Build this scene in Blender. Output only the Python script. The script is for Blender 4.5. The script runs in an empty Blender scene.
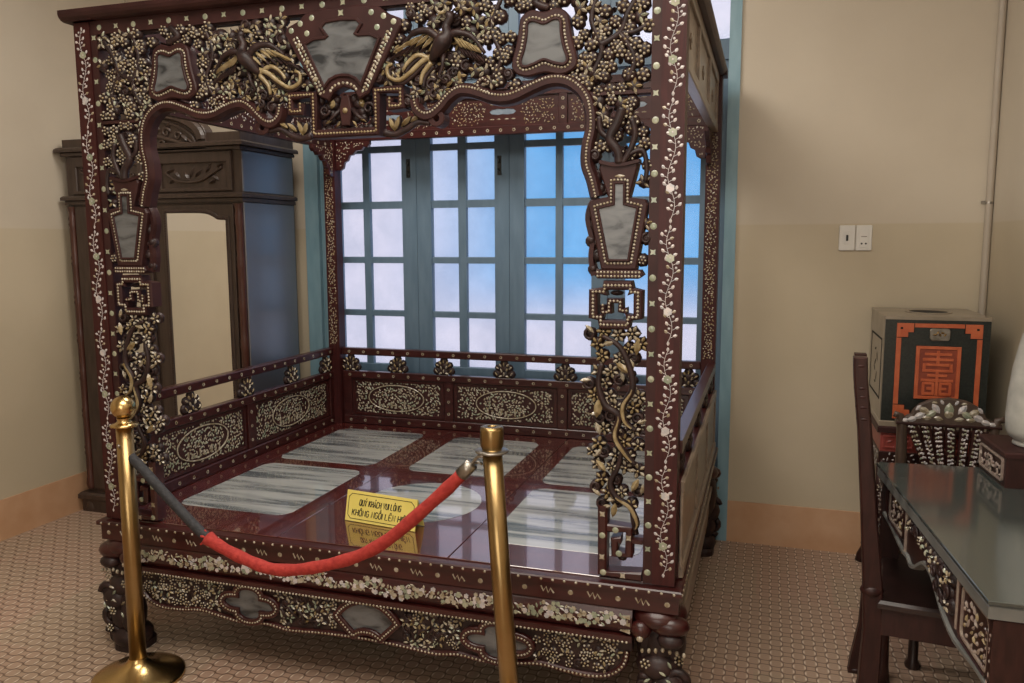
import bpy, bmesh, math, random
from mathutils import Vector, Matrix
PI = math.pi
RND = random.Random(11)
SC = bpy.context.scene
COL = SC.collection

# ---------------------------------------------------------------- materials
def _bsdf(name):
    m = bpy.data.materials.new(name); m.use_nodes = True
    nt = m.node_tree
    return m, nt, nt.nodes['Principled BSDF'], nt.nodes, nt.links

def noise_col(nt, c1, c2, scale, stretch=(1, 1, 1), detail=4, lo=.35, hi=.65, dist=0., coord='Object'):
    N, L = nt.nodes, nt.links
    tc = N.new('ShaderNodeTexCoord'); mp = N.new('ShaderNodeMapping'); mp.inputs['Scale'].default_value = stretch
    L.new(tc.outputs[coord], mp.inputs['Vector'])
    nz = N.new('ShaderNodeTexNoise'); nz.inputs['Scale'].default_value = scale; nz.inputs['Detail'].default_value = detail
    nz.inputs['Distortion'].default_value = dist
    L.new(mp.outputs['Vector'], nz.inputs['Vector'])
    r = N.new('ShaderNodeValToRGB'); r.color_ramp.elements[0].position = lo; r.color_ramp.elements[1].position = hi
    r.color_ramp.elements[0].color = (*c1, 1); r.color_ramp.elements[1].color = (*c2, 1)
    L.new(nz.outputs['Fac'], r.inputs['Fac'])
    return r, nz, mp

def mat(name, c1, c2=None, scale=20, rough=.5, metal=0., stretch=(1, 1, 1), bump=0., lo=.35, hi=.65, detail=4, dist=0., coat=0., spec=.5, cr=.12, cior=1.5):
    m, nt, b, N, L = _bsdf(name)
    b.inputs['Roughness'].default_value = rough; b.inputs['Metallic'].default_value = metal
    b.inputs['Coat Weight'].default_value = coat; b.inputs['Coat Roughness'].default_value = cr; b.inputs['Coat IOR'].default_value = cior
    b.inputs['Specular IOR Level'].default_value = spec
    r, nz, mp = noise_col(nt, c1, c2 or c1, scale, stretch, detail, lo, hi, dist)
    L.new(r.outputs['Color'], b.inputs['Base Color'])
    if bump:
        bp = N.new('ShaderNodeBump'); bp.inputs['Strength'].default_value = bump; bp.inputs['Distance'].default_value = .01
        L.new(nz.outputs['Fac'], bp.inputs['Height']); L.new(bp.outputs['Normal'], b.inputs['Normal'])
    return m

LACQ = mat('red_lacquer_wood', (.026, .0048, .0048), (.044, .0085, .0075), 9, .34, stretch=(1, 6, 6), coat=.2, spec=.4)
TOPW = mat('polished_red_wood', (.045, .008, .008), (.08, .015, .012), 7, .2, stretch=(1, 6, 6), coat=1., cr=.04, cior=2.1)
CARV = mat('carved_dark_wood', (.014, .0075, .0078), (.032, .0155, .014), 30, .48, coat=.06, spec=.3)
POST = mat('brown_post_wood', (.03, .0058, .0056), (.046, .0095, .009), 12, .45, stretch=(8, 8, 1), coat=.04, spec=.25)
FRMW = mat('frame_brown_wood', (.026, .0085, .008), (.039, .0135, .0125), 14, .5, coat=.03, spec=.25)
PEARL = mat('mother_of_pearl', (.23, .185, .115), (.37, .33, .26), 60, .25, lo=.4, hi=.6, coat=.4)
PEARLW = mat('white_pearl', (.38, .37, .38), (.52, .46, .44), 70, .25, lo=.4, hi=.6, coat=.4)
PEARLG = mat('green_pearl', (.2, .23, .165), (.32, .32, .23), 30, .25, lo=.4, hi=.6, coat=.4)
GOLD = mat('gilt_inlay', (.19, .135, .06), (.3, .235, .13), 40, .35, lo=.4, hi=.6, coat=.3)
SHEENW = mat('brown_wood_side_sheen', (.16, .12, .09), (.23, .175, .13), 6, .35, stretch=(6, 1, 6), coat=.2)  # pale tone paints in the wall's grazing reflection on the bed sides
WARD = mat('wardrobe_brown_wood', (.04, .025, .018), (.06, .038, .029), 8, .45, stretch=(6, 6, 1), coat=.1)
WARDR = mat('wardrobe_red_wood', (.05, .015, .011), (.075, .025, .017), 8, .35, stretch=(6, 6, 1), coat=.2)
WARDS = mat('wardrobe_side_sheen', (.055, .05, .058), (.07, .064, .074), 3, .42, stretch=(2, 2, .6), coat=1., cr=.32, cior=2.2, spec=1.)  # bluish sheen put into the base colour, besides the glossy coat
DARKR = mat('dark_rosewood', (.02, .0065, .0055), (.034, .011, .009), 14, .45, stretch=(5, 5, 1), coat=.05, spec=.3)
SEATW = mat('black_rosewood', (.012, .006, .005), (.025, .011, .009), 14, .35)
BRASS = mat('brass', (.56, .39, .17), (.48, .33, .14), 14, .24, 1.)
BRASSD = mat('dull_brass', (.38, .26, .12), (.3, .2, .085), 8, .3, 1.)
STEEL = mat('dull_steel', (.35, .32, .28), (.2, .18, .15), 30, .35, .9)
REDV = mat('red_velvet', (.27, .016, .012), (.36, .03, .022), 60, .85, bump=.5)
BLKR = mat('black_rope_cloth', (.013, .013, .015), (.024, .024, .028), 80, .75, bump=.4)
YEL = mat('yellow_sign_board', (.66, .55, .13), (.72, .6, .17), 10, .4)
INK = mat('black_ink', (.012, .012, .01), None, 10, .5)
BLUEW = mat('blue_grey_paint', (.085, .14, .2), (.108, .17, .235), 5, .5, stretch=(5, 5, 1))
BLUEF = mat('light_blue_paint', (.17, .3, .365), (.215, .35, .42), 5, .45, stretch=(5, 5, 1))
WPLAS = mat('white_plastic', (.62, .6, .56), (.66, .64, .6), 10, .4)
PVC = mat('cream_conduit', (.37, .315, .25), (.41, .355, .29), 6, .5)
BLKL = mat('black_lacquer', (.012, .014, .013), (.022, .026, .022), 120, .3)
ORNG = mat('orange_lacquer', (.42, .085, .03), (.5, .12, .045), 25, .4)
ORNGD = mat('deep_orange_lacquer', (.2, .035, .016), (.26, .05, .02), 25, .45)
BOXS = mat('worn_box_side', (.2, .165, .12), (.27, .22, .165), 12, .35, coat=.3)
PINKR = mat('worn_red_lacquer', (.3, .06, .05), (.22, .04, .03), 20, .4)
VASE = mat('mottled_white_glaze', (.34, .33, .3), (.44, .43, .39), 26, .5, lo=.3, hi=.7)
CEIL = mat('ceiling_white', (.72, .68, .6), (.76, .72, .64), 2, .9)
PLAST = mat('desk_silver_edge', (.12, .125, .12), (.16, .16, .15), 12, .3)
DESKP = mat('desk_inlay_pink', (.2, .14, .12), (.28, .23, .185), 50, .35)
MIRR = mat('mirror_silver', (.86, .86, .84), None, 5, .02, 1.)
DARKMARK = mat('dark_mark_and_hole_shade', (.01, .008, .006), None, 5, .9)  # flat black: paints the shade inside holes, also used for drawn dark marks
LENS = mat('blue_grey_lens_inlay', (.16, .2, .25), (.22, .27, .32), 20, .25, coat=.4)
RAWD = mat('inlaid_chair_wood', (.055, .035, .026), (.08, .052, .038), 12, .4, stretch=(4, 4, 1))
SIGNB = mat('sign_back', (.5, .4, .1), None, 5, .6)

def marble(name, base, dark, scale, stretch, rough, rot=0., coat=.25, cior=1.5):
    m, nt, b, N, L = _bsdf(name)
    r, nz, mp = noise_col(nt, dark, base, scale, stretch, 7, .36, .6, .7)
    mp.inputs['Rotation'].default_value = (0, 0, rot) if stretch[2] == 1 else (0, rot, 0)
    e = r.color_ramp.elements.new(.47); e.color = tuple(.35 * d + .65 * c for d, c in zip(dark, base)) + (1,)
    L.new(r.outputs['Color'], b.inputs['Base Color'])
    b.inputs['Roughness'].default_value = rough; b.inputs['Coat Weight'].default_value = coat
    b.inputs['Coat Roughness'].default_value = .05; b.inputs['Coat IOR'].default_value = cior
    return m
MARB = marble('grey_streaked_marble', (.36, .37, .36), (.085, .1, .108), 4.2, (.45, 5.2, 1), .25, coat=1., cior=1.75)
MARBS = marble('grey_swirled_marble', (.118, .123, .128), (.022, .024, .027), 8, (1.3, 1.3, 3.4), .35, .8)

def wall_mat(name, along_x):
    m, nt, b, N, L = _bsdf(name)
    geo = N.new('ShaderNodeNewGeometry'); sp = N.new('ShaderNodeSeparateXYZ'); L.new(geo.outputs['Position'], sp.inputs[0])
    def ramp_z(z, soft):
        mr = N.new('ShaderNodeMapRange'); mr.inputs['From Min'].default_value = z - soft; mr.inputs['From Max'].default_value = z + soft
        L.new(sp.outputs['Z'], mr.inputs['Value']); return mr.outputs['Result']
    nz = N.new('ShaderNodeTexNoise'); nz.inputs['Scale'].default_value = 1.7; nz.inputs['Detail'].default_value = 6
    L.new(geo.outputs['Position'], nz.inputs['Vector'])
    def two(c1, c2):
        r = N.new('ShaderNodeValToRGB'); r.color_ramp.elements[0].position = .38; r.color_ramp.elements[1].position = .66
        r.color_ramp.elements[0].color = (*c1, 1); r.color_ramp.elements[1].color = (*c2, 1); L.new(nz.outputs['Fac'], r.inputs['Fac']); return r.outputs['Color']
    lower = two((.455, .385, .275), (.5, .425, .31)); upper = two((.49, .425, .335), (.53, .465, .37)); base = two((.45, .22, .115), (.53, .28, .155))
    def mix(f, a, c):
        x = N.new('ShaderNodeMix'); x.data_type = 'RGBA'; L.new(f, x.inputs['Factor']); L.new(a, x.inputs[6]); L.new(c, x.inputs[7]); return x.outputs[2]
    c = mix(ramp_z(1.572, .004), lower, upper)
    L.new(c, b.inputs['Base Color']); b.inputs['Roughness'].default_value = .55
    n2 = N.new('ShaderNodeTexNoise'); n2.inputs['Scale'].default_value = 14; n2.inputs['Detail'].default_value = 5; L.new(geo.outputs['Position'], n2.inputs['Vector'])
    bp = N.new('ShaderNodeBump'); bp.inputs['Strength'].default_value = .12; bp.inputs['Distance'].default_value = .01
    L.new(n2.outputs['Fac'], bp.inputs['Height']); L.new(bp.outputs['Normal'], b.inputs['Normal'])
    return m
WALL = wall_mat('two_tone_wall_paint', True)
SKIRT = mat('orange_brown_dado_paint', (.46, .26, .14), (.53, .325, .195), 6, .55, bump=.15, detail=6)

def floor_mat():
    m, nt, b, N, L = _bsdf('patterned_cement_tile')
    geo = N.new('ShaderNodeNewGeometry')
    def vm(op, a, bb=None, s=None):
        n = N.new('ShaderNodeVectorMath'); n.operation = op
        for i, v in enumerate((a, bb)):
            if v is None: continue
            if hasattr(v, 'is_output'): L.new(v, n.inputs[i])
            else: n.inputs[i].default_value = v
        if s is not None: n.inputs['Scale'].default_value = s
        return n
    def ma(op, a, bb=None, c=None):
        n = N.new('ShaderNodeMath'); n.operation = op
        for i, v in enumerate((a, bb, c)):
            if v is None: continue
            if hasattr(v, 'is_output'): L.new(v, n.inputs[i])
            else: n.inputs[i].default_value = v
        return n.outputs[0]
    pos = vm('SCALE', geo.outputs['Position'], s=1 / .0775).outputs[0]
    def cell(off):
        f = vm('FRACTION', vm('ADD', pos, (off, off, 0)).outputs[0]).outputs[0]
        f = vm('SUBTRACT', f, (.5, .5, 0)).outputs[0]
        s = N.new('ShaderNodeSeparateXYZ'); L.new(f, s.inputs[0])
        ax, ay = ma('ABSOLUTE', s.outputs['X']), ma('ABSOLUTE', s.outputs['Y'])
        # rounded, wider across: blend of circle and octagon
        d = ma('POWER', ma('ADD', ma('POWER', ma('MULTIPLY', ax, 1.08), 3.), ma('POWER', ma('MULTIPLY', ay, 1.02), 3.)), 1 / 3.)
        return d, ax, ay
    d1, ax1, ay1 = cell(0.); d2, ax2, ay2 = cell(.5)
    first = ma('LESS_THAN', d1, d2)
    d = ma('MINIMUM', d1, d2)
    ax = ma('ADD', ma('MULTIPLY', first, ax1), ma('MULTIPLY', ma('SUBTRACT', 1., first), ax2))
    def ring(c, w): return ma('SMOOTH_MIN', 1., ma('MAXIMUM', 0., ma('SUBTRACT', 1., ma('DIVIDE', ma('ABSOLUTE', ma('SUBTRACT', d, c)), w))), .1)
    ay = ma('ADD', ma('MULTIPLY', first, ay1), ma('MULTIPLY', ma('SUBTRACT', 1., first), ay2))
    light = ma('MULTIPLY', ring(.266, .058), ma('MULTIPLY', ma('MULTIPLY', ax, 5.2), ma('MAXIMUM', 0., ma('SUBTRACT', 1.25, ma('MULTIPLY', ay, 6.))))); dark = ring(.325, .055); core = ma('MULTIPLY', ring(.14, .03), .25)
    # slight shade differences from tile to tile
    tile = vm('FLOOR', vm('SCALE', geo.outputs['Position'], s=1 / .31).outputs[0]).outputs[0]
    wn = N.new('ShaderNodeTexWhiteNoise'); wn.noise_dimensions = '3D'; L.new(tile, wn.inputs['Vector'])
    nz = N.new('ShaderNodeTexNoise'); nz.inputs['Scale'].default_value = 2.2; nz.inputs['Detail'].default_value = 5; L.new(geo.outputs['Position'], nz.inputs['Vector'])
    r = N.new('ShaderNodeValToRGB'); r.color_ramp.elements[0].color = (.34, .27, .19, 1); r.color_ramp.elements[1].color = (.41, .26, .195, 1)
    L.new(ma('ADD', ma('MULTIPLY', wn.outputs['Value'], .55), ma('MULTIPLY', nz.outputs['Fac'], .5)), r.inputs['Fac'])
    def mix(f, a, c):
        x = N.new('ShaderNodeMix'); x.data_type = 'RGBA'; L.new(f, x.inputs['Factor']); L.new(a, x.inputs[6]); x.inputs[7].default_value = (*c, 1); return x.outputs[2]
    cl = N.new('ShaderNodeClamp'); L.new(light, cl.inputs['Value'])
    c = mix(dark, r.outputs['Color'], (.085, .042, .028)); c = mix(core, c, (.24, .15, .11)); c = mix(cl.outputs[0], c, (.68, .57, .46))
    L.new(c, b.inputs['Base Color']); b.inputs['Roughness'].default_value = .42
    return m
FLOOR = floor_mat()

def glass_pane_mat():
    m = bpy.data.materials.new('frosted_window_glass'); m.use_nodes = True; nt = m.node_tree; N, L = nt.nodes, nt.links
    N.clear(); out = N.new('ShaderNodeOutputMaterial')
    tr = N.new('ShaderNodeBsdfTransparent'); tl = N.new('ShaderNodeBsdfTranslucent'); gl = N.new('ShaderNodeBsdfGlossy'); gl.inputs['Roughness'].default_value = .3
    r, nz, mp = noise_col(nt, (.88, .9, .92), (1, 1, 1), 5, (1, 1, 1), 6, .3, .7, coord='Object')
    L.new(r.outputs['Color'], tr.inputs['Color']); tl.inputs['Color'].default_value = (.8, .82, .85, 1)
    a = N.new('ShaderNodeMixShader'); a.inputs[0].default_value = .1; L.new(tr.outputs[0], a.inputs[1]); L.new(tl.outputs[0], a.inputs[2])
    c = N.new('ShaderNodeMixShader'); c.inputs[0].default_value = .05; L.new(a.outputs[0], c.inputs[1]); L.new(gl.outputs[0], c.inputs[2])
    L.new(c.outputs[0], out.inputs['Surface']); return m
PANE = glass_pane_mat()
def clear_glass_mat():
    m, nt, b, N, L = _bsdf('desk_glass_sheet')
    b.inputs['Base Color'].default_value = (.045, .055, .052, 1); b.inputs['Roughness'].default_value = .14
    b.inputs['Coat Weight'].default_value = .6; b.inputs['Coat Roughness'].default_value = .09; b.inputs['IOR'].default_value = 1.6
    return m
DGLASS = clear_glass_mat()

# ---------------------------------------------------------------- mesh builder
FRONT = (Vector((0, 0, 0)), Vector((1, 0, 0)), Vector((0, 0, 1)), Vector((0, -1, 0)))
def frame(o, kind='front'):
    k = {'front': ((1, 0, 0), (0, 0, 1), (0, -1, 0)), 'right': ((0, 1, 0), (0, 0, 1), (1, 0, 0)), 'left': ((0, -1, 0), (0, 0, 1), (-1, 0, 0)),
         'top': ((1, 0, 0), (0, 1, 0), (0, 0, 1)), 'back': ((-1, 0, 0), (0, 0, 1), (0, 1, 0))}[kind]
    return (Vector(o),) + tuple(Vector(x) for x in k)
def area(p): return .5 * sum(p[i][0] * p[(i + 1) % len(p)][1] - p[(i + 1) % len(p)][0] * p[i][1] for i in range(len(p)))
def offset(p, w):
    """Moves every point of a counter-clockwise outline outward by w."""
    n = len(p); o = []
    for i in range(n):
        a, b, c = p[i - 1], p[i], p[(i + 1) % n]
        e1 = Vector((b[0] - a[0], b[1] - a[1])); e2 = Vector((c[0] - b[0], c[1] - b[1]))
        if e1.length < 1e-9: e1 = e2
        if e2.length < 1e-9: e2 = e1
        e1.normalize(); e2.normalize()
        n1 = Vector((e1.y, -e1.x)); n2 = Vector((e2.y, -e2.x)); k = n1 + n2
        if k.length < 1e-6: k = n1
        k.normalize(); s = min(1 / max(k.dot(n1), .45), 2.)
        o.append((b[0] + k.x * w * s, b[1] + k.y * w * s))
    return o
def smooth(pts, n=6, closed=False):
    q = list(pts); m = len(q); out = []
    rng = range(m) if closed else range(m - 1)
    for i in rng:
        p0 = q[(i - 1) % m] if closed or i > 0 else q[0]
        p1 = q[i]; p2 = q[(i + 1) % m]
        p3 = q[(i + 2) % m] if closed or i + 2 < m else q[-1]
        for k in range(n):
            t = k / n
            out.append(tuple(.5 * (2 * b + (c - a) * t + (2 * a - 5 * b + 4 * c - d) * t * t + (3 * b - a - 3 * c + d) * t ** 3) for a, b, c, d in zip(p0, p1, p2, p3)))
    if not closed: out.append(tuple(q[-1]))
    return out
def resample(pts, step, closed=False):
    q = list(pts) + ([pts[0]] if closed else []); out = []; acc = 0.
    L = sum(math.dist(a, b) for a, b in zip(q, q[1:])); n = max(1, round(L / step)); st = L / n; nxt = 0.
    for a, b in zip(q, q[1:]):
        d = math.dist(a, b)
        while d > 1e-9 and nxt <= acc + d + 1e-9:
            t = (nxt - acc) / d; out.append((tuple(x + (y - x) * t for x, y in zip(a, b)), math.atan2(b[1] - a[1], b[0] - a[0]))); nxt += st
        acc += d
    if closed and len(out) > n: out = out[:n]
    return out
def inside(p, poly):
    x, y = p; r = False
    for i in range(len(poly)):
        x1, y1 = poly[i - 1][:2]; x2, y2 = poly[i][:2]
        if (y1 > y) != (y2 > y) and x < (x2 - x1) * (y - y1) / (y2 - y1) + x1: r = not r
    return r
def mirror(p): return [(-x, *r) for x, *r in reversed(p)]
def ell(cx, cy, a, b, n=28, ph=0.): return [(cx + a * math.cos(2 * PI * i / n + ph), cy + b * math.sin(2 * PI * i / n + ph)) for i in range(n)]
def rrect(x0, y0, x1, y1, r, n=4):
    o = []
    for cx, cy, a in ((x1 - r, y0 + r, -PI / 2), (x1 - r, y1 - r, 0), (x0 + r, y1 - r, PI / 2), (x0 + r, y0 + r, PI)):
        o += [(cx + r * math.cos(a + PI / 2 * i / n), cy + r * math.sin(a + PI / 2 * i / n)) for i in range(n + 1)]
    return o
def rect(x0, y0, x1, y1): return [(x0, y0), (x1, y0), (x1, y1), (x0, y1)]

class MB:
    def __init__(s, F=FRONT): s.v = []; s.f = []; s.m = []; s.sm = []; s.F = F
    def P(s, u, v, d): O, U, V, N = s.F; return O + U * u + V * v + N * d
    def add(s, vs, fs, m, sm=False, raw=False):
        b = len(s.v); s.v += [Vector(p) if raw else s.P(*p) for p in vs]
        for f in fs: s.f.append([b + i for i in f]); s.m.append(m); s.sm.append(sm)
    def prism(s, pts, d0, d1, m, bev=0.):
        p = list(pts)
        if area(p) < 0: p.reverse()
        n = len(p)
        rings = [[(x, y, d0) for x, y in p]]
        if bev:
            rings.append([(x, y, d1 - bev) for x, y in p]); rings.append([(x, y, d1) for x, y in offset(p, -bev)])
        else: rings.append([(x, y, d1) for x, y in p])
        vs = [q for r in rings for q in r]; fs = [list(range(n))[::-1], [(len(rings) - 1) * n + i for i in range(n)]]
        for k in range(len(rings) - 1): fs += [[k * n + i, k * n + (i + 1) % n, (k + 1) * n + (i + 1) % n, (k + 1) * n + i] for i in range(n)]
        s.add(vs, fs, m)
    def ringp(s, outer, inner, d0, d1, m, bev=.002):
        n = len(outer); oo = offset(outer, -bev) if bev else outer; ii = offset(inner, bev) if bev else inner
        loops = [[(x, y, d0) for x, y in inner], [(x, y, d0) for x, y in outer], [(x, y, d1 - bev) for x, y in outer], [(x, y, d1) for x, y in oo], [(x, y, d1) for x, y in ii], [(x, y, d1 - bev) for x, y in inner]]
        vs = [q for r in loops for q in r]; fs = []
        for k in range(6):
            j = (k + 1) % 6
            fs += [[k * n + i, k * n + (i + 1) % n, j * n + (i + 1) % n, j * n + i] for i in range(n)]
        s.add(vs, fs, m)
    def ribbon(s, path, hw, d0, d1, m, closed=False, rnd=.35):
        p = [q[:2] for q in path]; n = len(p); nr = []
        for i in range(n):
            a = p[i - 1] if closed or i else p[i]; b = p[(i + 1) % n] if closed or i < n - 1 else p[i]
            t = Vector((b[0] - a[0], b[1] - a[1]))
            if t.length < 1e-9: t = Vector((1, 0))
            t.normalize(); nr.append((-t.y, t.x))
        h = d1 - d0; prof = [(-1, d0), (-1, d1 - rnd * h), (-.6, d1), (.6, d1), (1, d1 - rnd * h), (1, d0)]
        k = len(prof); vs = []; ws = hw if hasattr(hw, '__len__') else [hw] * n
        for i in range(n): vs += [(p[i][0] + nr[i][0] * ws[i] * a, p[i][1] + nr[i][1] * ws[i] * a, d) for a, d in prof]
        fs = []
        for i in range(n if closed else n - 1):
            j = (i + 1) % n
            fs += [[i * k + q, i * k + (q + 1) % k, j * k + (q + 1) % k, j * k + q] for q in range(k)]
        if not closed: fs += [list(range(k))[::-1], [(n - 1) * k + q for q in range(k)]]
        s.add(vs, fs, m)
    def tube(s, pts, rad, m, n=6, raw=False):
        P = [Vector(q) if raw else s.P(*q) for q in pts]; k = len(P); R = rad if hasattr(rad, '__len__') else [rad] * k
        vs = []; up = None
        for i in range(k):
            t = (P[min(i + 1, k - 1)] - P[max(i - 1, 0)]).normalized()
            if up is None:
                up = Vector((0, 0, 1)) if abs(t.z) < .9 else Vector((0, 1, 0))
            a = t.cross(up)
            if a.length < 1e-4: a = t.orthogonal()
            a.normalize(); up = a.cross(t).normalized()
            vs += [P[i] + (a * math.cos(2 * PI * j / n) + up * math.sin(2 * PI * j / n)) * R[i] for j in range(n)]
        fs = [[i * n + j, i * n + (j + 1) % n, (i + 1) * n + (j + 1) % n, (i + 1) * n + j] for i in range(k - 1) for j in range(n)]
        fs += [list(range(n))[::-1], [(k - 1) * n + j for j in range(n)]]
        s.add(vs, fs, m, True, True)
    def dome(s, u, v, d, r, h, m, n=6, sq=1., ang=0.):
        ca, sa = math.cos(ang), math.sin(ang)
        def q(R, t): x, y = R * math.cos(t), R * sq * math.sin(t); return (u + x * ca - y * sa, v + x * sa + y * ca)
        vs = [(*q(r, 2 * PI * i / n), d) for i in range(n)] + [(*q(r * .72, 2 * PI * i / n), d + h * .7) for i in range(n)] + [(u, v, d + h)]
        fs = [[i, (i + 1) % n, n + (i + 1) % n, n + i] for i in range(n)] + [[n + i, n + (i + 1) % n, 2 * n] for i in range(n)]
        s.add(vs, fs, m, True)
    def blob(s, u, v, d, ru, rv, rd, m, seg=9, rings=5, ang=0.):
        ca, sa = math.cos(ang), math.sin(ang); vs = [(u, v, d - rd)]; fs = []
        for i in range(1, rings):
            a = PI * i / rings; R = math.sin(a)
            for j in range(seg):
                x, y = ru * R * math.cos(2 * PI * j / seg), rv * R * math.sin(2 * PI * j / seg)
                vs.append((u + x * ca - y * sa, v + x * sa + y * ca, d - rd * math.cos(a)))
        vs.append((u, v, d + rd)); last = len(vs) - 1
        for j in range(seg): fs.append([0, 1 + (j + 1) % seg, 1 + j]); fs.append([last, last - seg + j, last - seg + (j + 1) % seg])
        for i in range(rings - 2): fs += [[1 + i * seg + j, 1 + i * seg + (j + 1) % seg, 1 + (i + 1) * seg + (j + 1) % seg, 1 + (i + 1) * seg + j] for j in range(seg)]
        s.add(vs, fs, m, True)
    def leaf(s, u, v, d, ang, l, w, h, m):
        ca, sa = math.cos(ang), math.sin(ang)
        prof = [(-1, 0), (-.45, .8), (.1, 1), (.6, .65), (1, 0), (.6, -.65), (.1, -1), (-.45, -.8)]
        vs = [(u + x * l / 2 * ca - y * w / 2 * sa, v + x * l / 2 * sa + y * w / 2 * ca, d) for x, y in prof]
        vs += [(u - .4 * l / 2 * ca, v - .4 * l / 2 * sa, d + h), (u + .45 * l / 2 * ca, v + .45 * l / 2 * sa, d + h * .9)]
        s.add(vs, [[0, 1, 8], [1, 2, 9, 8], [2, 3, 9], [3, 4, 9], [4, 5, 9], [5, 6, 9], [6, 7, 8, 9], [7, 0, 8]], m)
    def star(s, u, v, d, r, h, m, n=5, inner=.45, ph=PI / 2):
        p = [(u + (r if i % 2 == 0 else r * inner) * math.cos(ph + PI * i / n), v + (r if i % 2 == 0 else r * inner) * math.sin(ph + PI * i / n)) for i in range(2 * n)]
        s.prism(p, d - .0005, d + h, m)
    def disc(s, u, v, d, r, h, m, n=12): s.dome(u, v, d, r, h, m, n)
    def box(s, x0, x1, y0, y1, z0, z1, m, bev=0.):
        F = s.F; s.F = frame((0, 0, 0), 'top')
        s.prism(rect(x0, y0, x1, y1), z0, z1, m, bev); s.F = F
    def lathe(s, prof, c, m, n=24, axis=None, sm=True):
        M = axis or Matrix.Identity(3); c = Vector(c); k = len(prof)
        vs = [c + M @ Vector((r * math.cos(2 * PI * j / n), r * math.sin(2 * PI * j / n), z)) for r, z in prof for j in range(n)]
        fs = [[i * n + j, i * n + (j + 1) % n, (i + 1) * n + (j + 1) % n, (i + 1) * n + j] for i in range(k - 1) for j in range(n)]
        s.add(vs, fs, m, sm, True); s.add([vs[j] for j in range(n)], [list(range(n))[::-1]], m, False, True); s.add([vs[(k - 1) * n + j] for j in range(n)], [list(range(n))], m, False, True)
    def beads(s, path, step, r, h, d, m, closed=False, n=5, sq=1.):
        for (u, v, *_), a in resample([q[:2] for q in path], step, closed): s.dome(u, v, d, r, h, m, n, sq, a)
    def build(s, name, parent=None, label=None):
        me = bpy.data.meshes.new(name); me.from_pydata([tuple(p) for p in s.v], [], s.f)
        mats = []
        for m in s.m:
            if m not in mats: mats.append(m)
        for m in mats: me.materials.append(m)
        me.polygons.foreach_set('material_index', [mats.index(m) for m in s.m]); me.polygons.foreach_set('use_smooth', s.sm)
        bm = bmesh.new(); bm.from_mesh(me); bmesh.ops.recalc_face_normals(bm, faces=bm.faces); bm.to_mesh(me); bm.free()
        o = bpy.data.objects.new(name, me); COL.objects.link(o)
        if parent: o.parent = parent
        if label: o['label'] = label
        return o

def thing(name, label, cat, loc=(0, 0, 0), group=None, rz=0.):
    o = bpy.data.objects.new(name, None); COL.objects.link(o); o.location = loc; o.rotation_euler = (0, 0, rz); o.empty_display_size = .1
    o['label'] = label; o['category'] = cat
    if group: o['group'] = group
    return o
def tag(o, label, cat, group=None):
    o['label'] = label; o['category'] = cat
    if group: o['group'] = group
    return o
def structure(o, label=None):
    o['kind'] = 'structure'
    if label: o['label'] = label
    return o
def copy_tree(o, parent=None):
    c = o.copy(); COL.objects.link(c); c.parent = parent
    for ch in list(o.children): copy_tree(ch, c)
    return c
ADD_HERE = None

# ---------------------------------------------------------------- the room
XL, XR, YN, YB, ZC = -3.66, .93, -1.7, 4.047, 3.3
def slab(name, x0, x1, y0, y1, z0, z1, m):
    b = MB(); b.box(x0, x1, y0, y1, z0, z1, m); return structure(b.build(name))
slab('floor', XL - .2, XR + .2, YN - .2, YB + .25, -.1, 0, FLOOR)
slab('ceiling', XL - .2, XR + .2, YN - .2, YB + .25, ZC, ZC + .1, CEIL)
slab('wall_left', XL - .2, XL, YN - .2, YB + .25, 0, ZC, WALL)
slab('wall_right', XR, XR + .2, YN - .2, YB + .25, 0, ZC, WALL)
slab('wall_front', XL, XR, YN - .2, YN, 0, ZC, WALL)
WX0, WX1, WZ1 = -2.475, -.155, 3.0
b = MB()
b.box(XL, WX0, YB, YB + .25, 0, ZC, WALL); b.box(WX1, XR, YB, YB + .25, 0, ZC, WALL); b.box(WX0, WX1, YB, YB + .25, WZ1, ZC, WALL)
structure(b.build('wall_back'))
slab('baseboard_left', XL, XL + .008, YN, YB, 0, .208, SKIRT)
slab('baseboard_right', XR - .008, XR, YN, YB, 0, .208, SKIRT)
slab('baseboard_front', XL, XR, YN, YN + .008, 0, .208, SKIRT)
b = MB(); b.box(XL, WX0, YB - .008, YB, 0, .208, SKIRT); b.box(WX1, XR, YB - .008, YB, 0, .208, SKIRT); structure(b.build('baseboard_back'))

# tall casement window: four glazed leaves under a transom
win = bpy.data.objects.new('window_1', None); COL.objects.link(win); structure(win, 'tall blue-grey casement window with frosted panes behind the bed')
b = MB(); y0, y1 = YB - .012, YB + .09
b.box(WX0 - .02, WX0 + .065, y0, y1, 0, WZ1, BLUEF, .004); b.box(WX0 + .065, WX0 + .09, y0 + .03, y1, 0, WZ1, BLUEF)
b.box(WX1 - .08, WX1 - .05, y0 + .03, y1, 0, 2.4, BLUEW); b.box(WX1 - .05, WX1 + .004, y0, y1, 0, WZ1, BLUEF, .004)
b.box(WX0 + .06, WX1 - .045, y0 + .02, y1, 2.345, 2.44, BLUEW, .006); b.box(WX0 + .06, WX1 - .045, y0, y1, WZ1 - .06, WZ1 + .03, BLUEW)
b.box(WX0 + .06, WX1 - .045, y0, y1, 0, .05, BLUEW)
b.box(-.262, WX1 - .075, y0 + .04, y1 - .02, .05, .775, BLUEW)
structure(b.build('window_frame', win))
LEAVES = [(-2.392, -1.827, ((-2.297, -2.152), (-2.112, -1.913))), (-1.825, -1.3, ((-1.743, -1.588), (-1.542, -1.38))), (-1.298, -.775, ((-1.217, -1.051), (-1.015, -.859))), (-.773, -.262, ((-.69, -.535), (-.495, -.326)))]
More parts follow.
